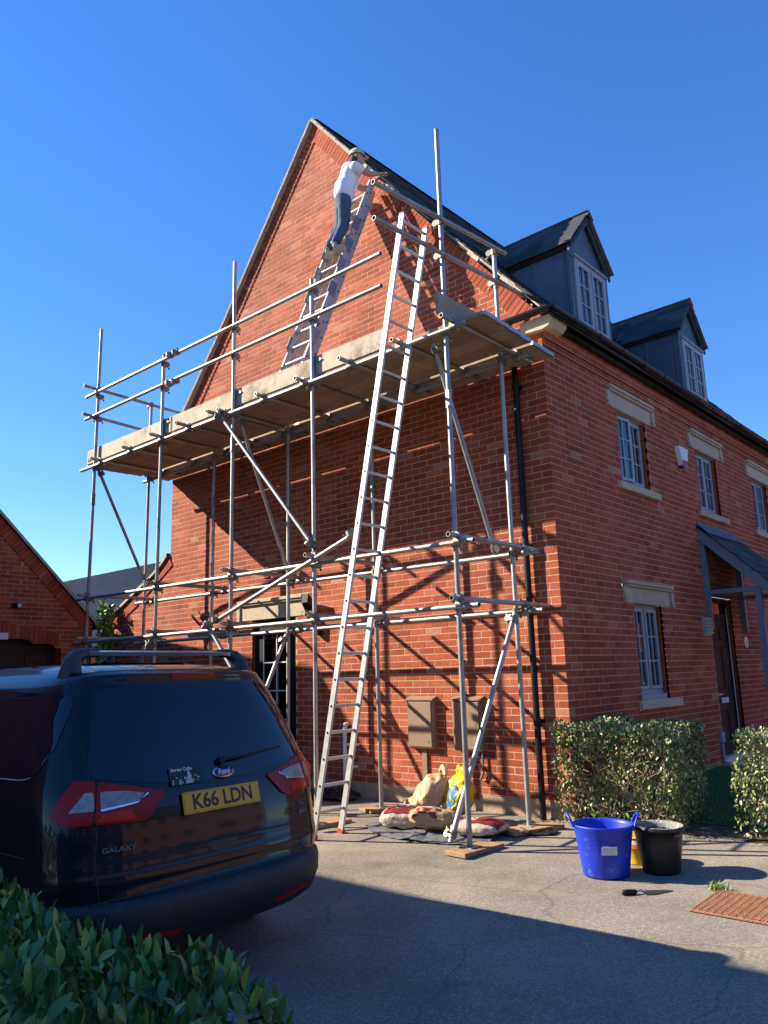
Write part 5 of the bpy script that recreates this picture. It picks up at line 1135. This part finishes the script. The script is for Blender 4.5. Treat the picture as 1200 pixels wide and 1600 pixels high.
for y0_, y1_ in ((ga+.12, -3), (gb-.12, -3)):
    z0_, z1_ = gtop(y0_), gap_z+.02
    MB().prism([(GXW+.07, y0_, z0_), (GXW+.07, y1_, z1_), (GXW+.07, y1_, z1_+.07), (GXW+.07, y0_, z0_+.07)], (-6, 0, 0)).build('garage_roof', 'far_slate', gar)
    MB().prism([(GXW+.085, y0_, z0_), (GXW+.085, y1_, z1_), (GXW+.085, y1_, z1_+.05), (GXW+.085, y0_, z0_+.05)], (-.03, 0, 0)).build('verge_fillet', 'verge_mortar', gar)
MB().box((-15.2, -.30, -.3), (GXW-.03, -.27, 2.5)).box((-15.2, -5.75, -.3), (GXW-.03, -5.72, 2.5)).box((-15.22, -5.75, -.3), (-15.18, -.27, 2.5)).build('side_wall', 'brick', gar)
gdo = MB().box((GXW-.30, -5.25, -.2), (GXW-.26, -.75, 2.32)).build('garage_door', 'garage_door', gar)
for a in range(9):
    for b in range(4): MB().cbox((GXW-.262, -5.15+.48*a, .06+.5*b), (GXW-.245, -4.75+.48*a, .46+.5*b), .012).build('door_panel', 'garage_door', gdo)
MB().box((GXW-.27, -.80, -.1), (GXW-.0, -.78, 2.1)).box((GXW-.27, -5.22, -.1), (GXW-.0, -5.2, 2.1)).build('reveal', 'brick', gar)
lt = MB().tube((GXW+.01, -1.62, 2.74), (GXW+.09, -1.60, 2.74), .045, 12).cbox((GXW+.01, -1.70, 2.70), (GXW+.03, -1.54, 2.78), .004).build('wall_light', 'black_plastic', gar)
MB().tube((GXW+.09, -1.60, 2.74), (GXW+.10, -1.598, 2.74), .038, 12).build('lens', 'grey_film', lt)
MB().cbox((GXW+.0, -1.90, 2.18), (GXW+.03, -1.72, 2.29), .004).build('notice', 'white', gar)
# ------------------------------------------------------------------ far slate-roofed house and chimney behind the garage
fh = thing('far_house', 'far brick house of which only the blue slate roof and chimney show behind the garage', 'house', (-20, 9, 0))
MB().prism([(-44, 9.0, 2.6), (-44, 6.4, 2.6), (-44, 9.6, 5.95), (-44, 12.8, 2.6)], (26, 0, 0)).build('roof', 'far_slate', fh)
mb = MB()
for rw in range(22):
    y0_ = 6.35+3.2*rw/22; z0_ = 2.62+3.34*rw/22; mb.prism([(-44.05, y0_, z0_), (-44.05, y0_+.16, z0_+.15), (-44.05, y0_+.16, z0_+.19), (-44.05, y0_, z0_+.03)], (26.1, 0, 0))
stuff(mb.build('slating', 'far_slate', fh)); MB().box((-43.8, 6.8, -.3), (-18.2, 12.4, 2.8)).build('wall', 'brick', fh)
ck = MB().cbox((-17.9, 8.0, 3.0), (-16.9, 8.9, 5.55), .02).cbox((-17.98, 7.92, 5.25), (-16.82, 8.98, 5.36), .02).build('chimney', 'brick', fh); MB().lathe([(.14, 0), (.12, .35), (.14, .36), (.10, .36)], (-17.4, 8.4, 5.5), 14).build('chimney_pot', 'sole_wood', ck)
# ------------------------------------------------------------------ houses behind and beside the camera (they cast the shade and show in the window glass)
def plain_house(x0, x1, y0, y1, ze, zr, label, axis='x', name='neighbour_house', ng=3, wm='brick'):
    h = thing(name, label, 'house', ((x0+x1)/2, (y0+y1)/2, -.25)); MB().box((x0, y0, -.3), (x1, y1, ze)).build('wall', wm, h)
    if axis == 'x':
        ym = (y0+y1)/2; MB().prism([(x0-.1, y0-.3, ze-.1), (x0-.1, ym, zr), (x0-.1, y1+.3, ze-.1), (x0-.1, ym, zr-.35)], (x1-x0+.2, 0, 0)).build('roof', 'slate', h)
        MB().prism([(x0+.01, y0+.05, ze), (x0+.01, ym, zr-.25), (x0+.01, y1-.05, ze)], (x1-x0-.02, 0, 0)).build('gable', 'brick', h)
        for i in range(ng):
            xx = x0+(x1-x0)*(i+.5)/ng
            for z in (.9, 3.4):
                w_ = MB().box((xx-.5, y1+.002, z), (xx+.5, y1+.05, z+1.1)).build('window', 'frame_grey', h); MB().box((xx-.42, y1+.05, z+.08), (xx+.42, y1+.056, z+1.02)).build('pane', 'interior', w_)
    if axis == 'y':
        xm_ = (x0+x1)/2; MB().prism([(x0-.3, y0-.1, ze-.1), (xm_, y0-.1, zr), (x1+.3, y0-.1, ze-.1), (xm_, y0-.1, zr-.35)], (0, y1-y0+.2, 0)).build('roof', 'slate', h)
        MB().prism([(x0+.05, y0+.01, ze), (xm_, y0+.01, zr-.25), (x1-.05, y0+.01, ze)], (0, y1-y0-.02, 0)).build('gable', wm, h)
        for i in range(6):
            yy = y0+(y1-y0)*(i+.5)/6
            for z in (.9, 3.4): w_ = MB().box((x0-.05, yy-.5, z), (x0-.002, yy+.5, z+1.1)).build('window', 'dark_brick', h); MB().box((x0-.056, yy-.42, z+.08), (x0-.05, yy+.42, z+1.02)).build('pane', 'interior', w_)
    return h
plain_house(-26, -12.25, -14.55, -7.35, 5.6, 9.50, 'neighbouring brick house behind the photographer, out of view')
plain_house(-12.2, -3.2, -14.55, -7.35, 5.45, 9.31, 'slightly lower brick house behind the photographer, out of view', ng=2)
h = plain_house(2.6, 12, 17, 24, 5.2, 8.6, 'sunlit brick house down the street, seen only in the window glass', name='street_house')
for xx in (4, 6.5, 9):
    for z in (.9, 3.4): w_ = MB().box((xx-.5, 16.95, z), (xx+.5, 16.998, z+1.1)).build('window', 'frame_grey', h); MB().box((xx-.42, 16.944, z+.08), (xx+.42, 16.95, z+1.02)).build('pane', 'interior', w_)
plain_house(14.5, 21, -2.6, 12, 4.6, 7.4, 'brick houses across the street to the right of the photographer, out of view', axis='y', name='street_house', wm='dark_brick')
plain_house(14.0, 20.5, -26, -3.2, 5.0, 7.6, 'added house with shade-tinted walls across the street behind the photographer, out of view', axis='y', name='street_house', wm='far_slate')  # added so the car tail reflects dark; wall colour stands in for shade
# ------------------------------------------------------------------ planting
def leaf_me(L, W, fold=.3, curl=.2, m='leaf_mid', name='leaf', n=4):
    vs = []; 
    for i in range(n+1):
        f = i/n; w_ = W*sin(pi*(f*.92+.04))**.8; z = -curl*L*f*f
        vs += [(-w_/2, L*f, z+fold*w_*.5), (0, L*f, z), (w_/2, L*f, z+fold*w_*.5)]
    fs = []
    for i in range(n): o = 3*i; fs += [(o, o+1, o+4, o+3), (o+1, o+2, o+5, o+4)]
    me = bpy.data.meshes.new(name); me.from_pydata(vs, [], fs); me.materials.append(MATS[m]); me.polygons.foreach_set('use_smooth', [True]*len(fs)); return me, vs, fs
def orient(p, nrm, spin, scl=1.0):
    n_ = V3(nrm).normalized(); a = n_.orthogonal().normalized(); b = n_.cross(a); y = a*cos(spin)+b*sin(spin); x = y.cross(n_)
    m_ = Matrix((x, y, n_)).transposed().to_4x4(); m_.translation = V3(p); return m_ @ Matrix.Diagonal((scl, scl, scl, 1))
def hedge(name, label, x0, x1, y0, y1, zt, nleaf, L, W, mats, seed, stems=40, dens=None, cat='hedge', nind=0, rnd=.10, z0f=None, shell=.14, twig_m='twig', upright=.3, gap=.0, lowgap=0.0, grp=None):
    random.seed(seed); zg = gz(0, (y0+y1)/2); h = thing(name, label, cat, ((x0+x1)/2, (y0+y1)/2, zg), 0, grp)
    core = MB(); 
    fol = MB(); kinds = [leaf_me(L*random.uniform(.85, 1.15), W, random.uniform(.15, .45), random.uniform(.05, .3), mats[k % len(mats)]) for k in range(6)]
    items = []
    for _ in range(nleaf):
        for _try in range(20):
            f = random.random(); a, b, c_ = random.uniform(x0, x1), random.uniform(y0, y1), zg+.03+(zt-zg-.03)*random.random()**.75
            # keep near the shell
            dist = min(a-x0, x1-a, b-y0, y1-b, zt-c_)
            if dist < shell*random.random()**.7*1.6:
                if lowgap and c_ < zg+.62*(zt-zg) and random.random() < lowgap*(1-(c_-zg)/(.62*(zt-zg))) : continue
                break
        p = V3((a, b, c_)); wob = V3((noise.noise(p*3.1), noise.noise(p*3.1+V3((9, 0, 0))), noise.noise(p*2.7+V3((0, 9, 0)))))*.07
        # round off the edges
        cxy = V3((min(max(a, x0+rnd), x1-rnd), min(max(b, y0+rnd), y1-rnd), min(c_, zt-rnd))); dv = p-cxy
        if dv.length > rnd: p = cxy+dv.normalized()*(rnd*random.uniform(.9, 1.05))
        if gap and noise.noise(p*4.2+V3((seed, 0, 0))) > gap and random.random() < .8: continue
        p += wob
        if p.z < zg+.01: p.z = zg+.02
        out = V3((a-(x0+x1)/2, b-(y0+y1)/2, (c_-zt)*.5+.2)); nr = V3((random.gauss(0, .7), random.gauss(0, .7), random.gauss(.35, .6)))+out.normalized()*.5
        items.append((p, orient(p, nr, random.uniform(0, 6.28), random.choice((1, 1, .7))*random.uniform(.6, 1.3)), random.randrange(6)))
        if random.random() < upright:
            M_ = Matrix.Translation(p) @ Matrix.Rotation(random.uniform(0, 6.28), 4, 'Z') @ Matrix.Rotation(radians(90)-abs(random.gauss(.25, .3)), 4, 'X') @ Matrix.Rotation(random.uniform(0, 6.28), 4, 'Y'); items[-1] = (p, M_, items[-1][2])
    ind = set()
    if nind:
        iv = camo.matrix_world.inverted(); sc_ = []
        for i, (p, M_, k) in enumerate(items):
            q = iv @ p
            if -q.z > .3 and abs(q.x/-q.z) < .5 and abs(q.y/-q.z) < .66: sc_.append((-q.z-(p.z-zg)*.8, i))
        ind = set(i for _, i in sorted(sc_)[:nind])
    fo = [MB() for _ in mats]
    for i, (p, M_, k) in enumerate(items):
        if i in ind: link('leaf', kinds[k][0], h, M_)
        else: fo[k % len(mats)].add([M_ @ V3(v) for v in kinds[k][1]], kinds[k][2], True)
    mb = MB()
    for k, f_ in enumerate(fo): mb.add(f_.v, f_.f, True, k)
    stuff(mb.build('foliage', mats, h))
    tw = MB()
    for _ in range(stems):
        p = V3((random.uniform(x0+.1, x1-.1), random.uniform(y0+.08, y1-.08), zg)); pts = [p]; d_ = V3((random.gauss(0, .35), random.gauss(0, .35), 1)).normalized(); k = random.randint(4, 7)
        for i in range(k): d_ = (d_+V3((random.gauss(0, .3), random.gauss(0, .3), random.gauss(.05, .2)))).normalized(); q = pts[-1]+d_*(zt-zg)/k*1.0; q = V3((min(max(q.x, x0+.02), x1-.02), min(max(q.y, y0+.02), y1-.02), min(q.z, zt-.02))); pts.append(q)
        r0 = random.uniform(.003, .008); tw.path(pts, [r0*(1-.75*i/len(pts)) for i in range(len(pts))], 5)
    for _ in range(stems*3):
        p = V3((random.uniform(x0+.02, x1-.02), random.choice((random.uniform(y0, y0+.12), random.uniform(y0, y1))), random.uniform(zg+.1, zt-.06))); d_ = V3((random.gauss(0, 1), random.gauss(0, 1), random.gauss(.5, .6))).normalized(); q = p+d_*random.uniform(.06, .18)
        tw.path([p, (p+q)/2+V3((random.gauss(0, .01), random.gauss(0, .01), .01)), q], [.003, .0025, .0012], 4)
    stuff(tw.build('twigs', twig_m, h)); return h
hedge('hedge', 'clipped square hedge with bare twiggy base behind the blue tub', -.13, 1.06, -.20, .76, .95, 15000, .036, .021, ['leaf_olive', 'leaf_mid', 'leaf_olive2', 'leaf_olive', 'leaf_mid', 'leaf_olive'], 4, 90, lowgap=.45, gap=.40, shell=.10, rnd=.06)
hedge('hedge', 'clipped hedge cut off by the right edge beside the lawn', 1.55, 2.9, -.15, .75, .90, 9000, .035, .020, ['leaf_olive2', 'leaf_olive', 'leaf_pale', 'leaf_olive', 'leaf_mid', 'leaf_olive2'], 14, 40, lowgap=.2)
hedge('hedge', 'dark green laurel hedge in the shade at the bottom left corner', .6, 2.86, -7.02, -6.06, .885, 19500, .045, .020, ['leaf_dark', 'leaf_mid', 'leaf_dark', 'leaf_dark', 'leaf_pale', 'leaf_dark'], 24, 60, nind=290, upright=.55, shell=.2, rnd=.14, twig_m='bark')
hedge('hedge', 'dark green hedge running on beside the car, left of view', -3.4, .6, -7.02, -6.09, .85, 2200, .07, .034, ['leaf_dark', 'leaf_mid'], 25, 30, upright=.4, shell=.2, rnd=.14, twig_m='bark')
def shrub(name, label, c, r, hgt, n, seed, mats, L=.06, W=.03, cat='plant'):
    random.seed(seed); t = thing(name, label, cat, c); fo = [MB() for _ in mats]; ks = [leaf_me(L, W, .3, .2) for _ in range(3)]
    for _ in range(n):
        f = random.random(); z = hgt*f; rr = r*(1-.5*f)*sqrt(random.random()); a = random.uniform(0, 6.28); p = V3(c)+V3((rr*cos(a), rr*sin(a), z)); k = random.randrange(len(mats)); q = ks[random.randrange(3)]
        M_ = orient(p, (random.gauss(0, .7), random.gauss(0, .7), random.gauss(.5, .6)), random.uniform(0, 6.28), random.uniform(.6, 1.2)); fo[k].add([M_ @ V3(v) for v in q[1]], q[2], True)
    mb = MB()
    for k, f_ in enumerate(fo): mb.add(f_.v, f_.f, True, k)
    stuff(mb.build('foliage', mats, t)); st = MB()
    for _ in range(5): a = random.uniform(0, 6.28); st.path([V3(c), V3(c)+V3((cos(a)*r*.3, sin(a)*r*.3, hgt*.5)), V3(c)+V3((cos(a)*r*.4, sin(a)*r*.4, hgt*.95))], [.012, .008, .003], 5)
    st.build('stem', 'bark', t); return t
shrub('climbing_shrub', 'small leafy shrub growing in the gap between garage and house', (-8.86, -.20, 0), .24, 2.78, 2600, 3, ['leaf_pale', 'leaf_mid', 'leaf_pale'], .075, .04)
t = shrub('climbing_sprig', 'thin leafy sprig reaching above the garage gutter line', (-9.0, -.22, 2.4), .10, .55, 90, 8, ['leaf_pale', 'leaf_mid'])
tf = thing('grass_tuft', 'small tuft of green weed growing by the drain grate', 'weed', (1.87, -1.50, gz(0, -1.5))); mb = MB(); random.seed(6)
for _ in range(90):
    a = random.uniform(0, 6.28); p = V3((1.87+random.gauss(0, .035), -1.49+random.gauss(0, .022), gz(0, -1.5))); h_ = random.uniform(.025, .07); l = V3((cos(a), sin(a), 0))*h_*.6; s2 = V3((-sin(a), cos(a), 0))*.004
    mb.add([p-s2, p+s2, p+l*.6+s2*.7+V3((0, 0, h_*.7)), p+l*.6-s2*.7+V3((0, 0, h_*.7)), p+l+V3((0, 0, h_))], [(0, 1, 2, 3), (3, 2, 4)])
stuff(mb.build('blades', 'leaf_pale', tf))
random.seed(44); mb = MB(); q = leaf_me(.035, .018, .3, .4)      # fallen leaves and grit along the bed edge
for _ in range(420):
    x = random.uniform(-.45, 3.0); y = random.gauss(-.10, .10) if x < 1.2 else random.gauss(.1, .16)
    M_ = orient((x, y, gz(0, y)+.012), (random.gauss(0, .4), random.gauss(0, .4), 1), random.uniform(0, 6.28), random.uniform(.4, 1.1)); mb.add([M_ @ V3(v) for v in q[1]], q[2], True)
for _ in range(160):
    x, y = random.uniform(-3.2, 3), random.uniform(-2.6, -.02); M_ = orient((x, y, gz(0, y)+.006), (random.gauss(0, .3), random.gauss(0, .3), 1), random.uniform(0, 6.28), random.uniform(.2, .55)); mb.add([M_ @ V3(v) for v in q[1]], q[2], True)
stuff(tag(mb.build('leaf_litter', 'dry_leaf'), 'dry fallen leaves scattered along the foot of the hedge', 'leaves'))
print('TRIS', sum(len(o.data.polygons) for o in bpy.data.objects if o.type == 'MESH'), len(bpy.data.objects))
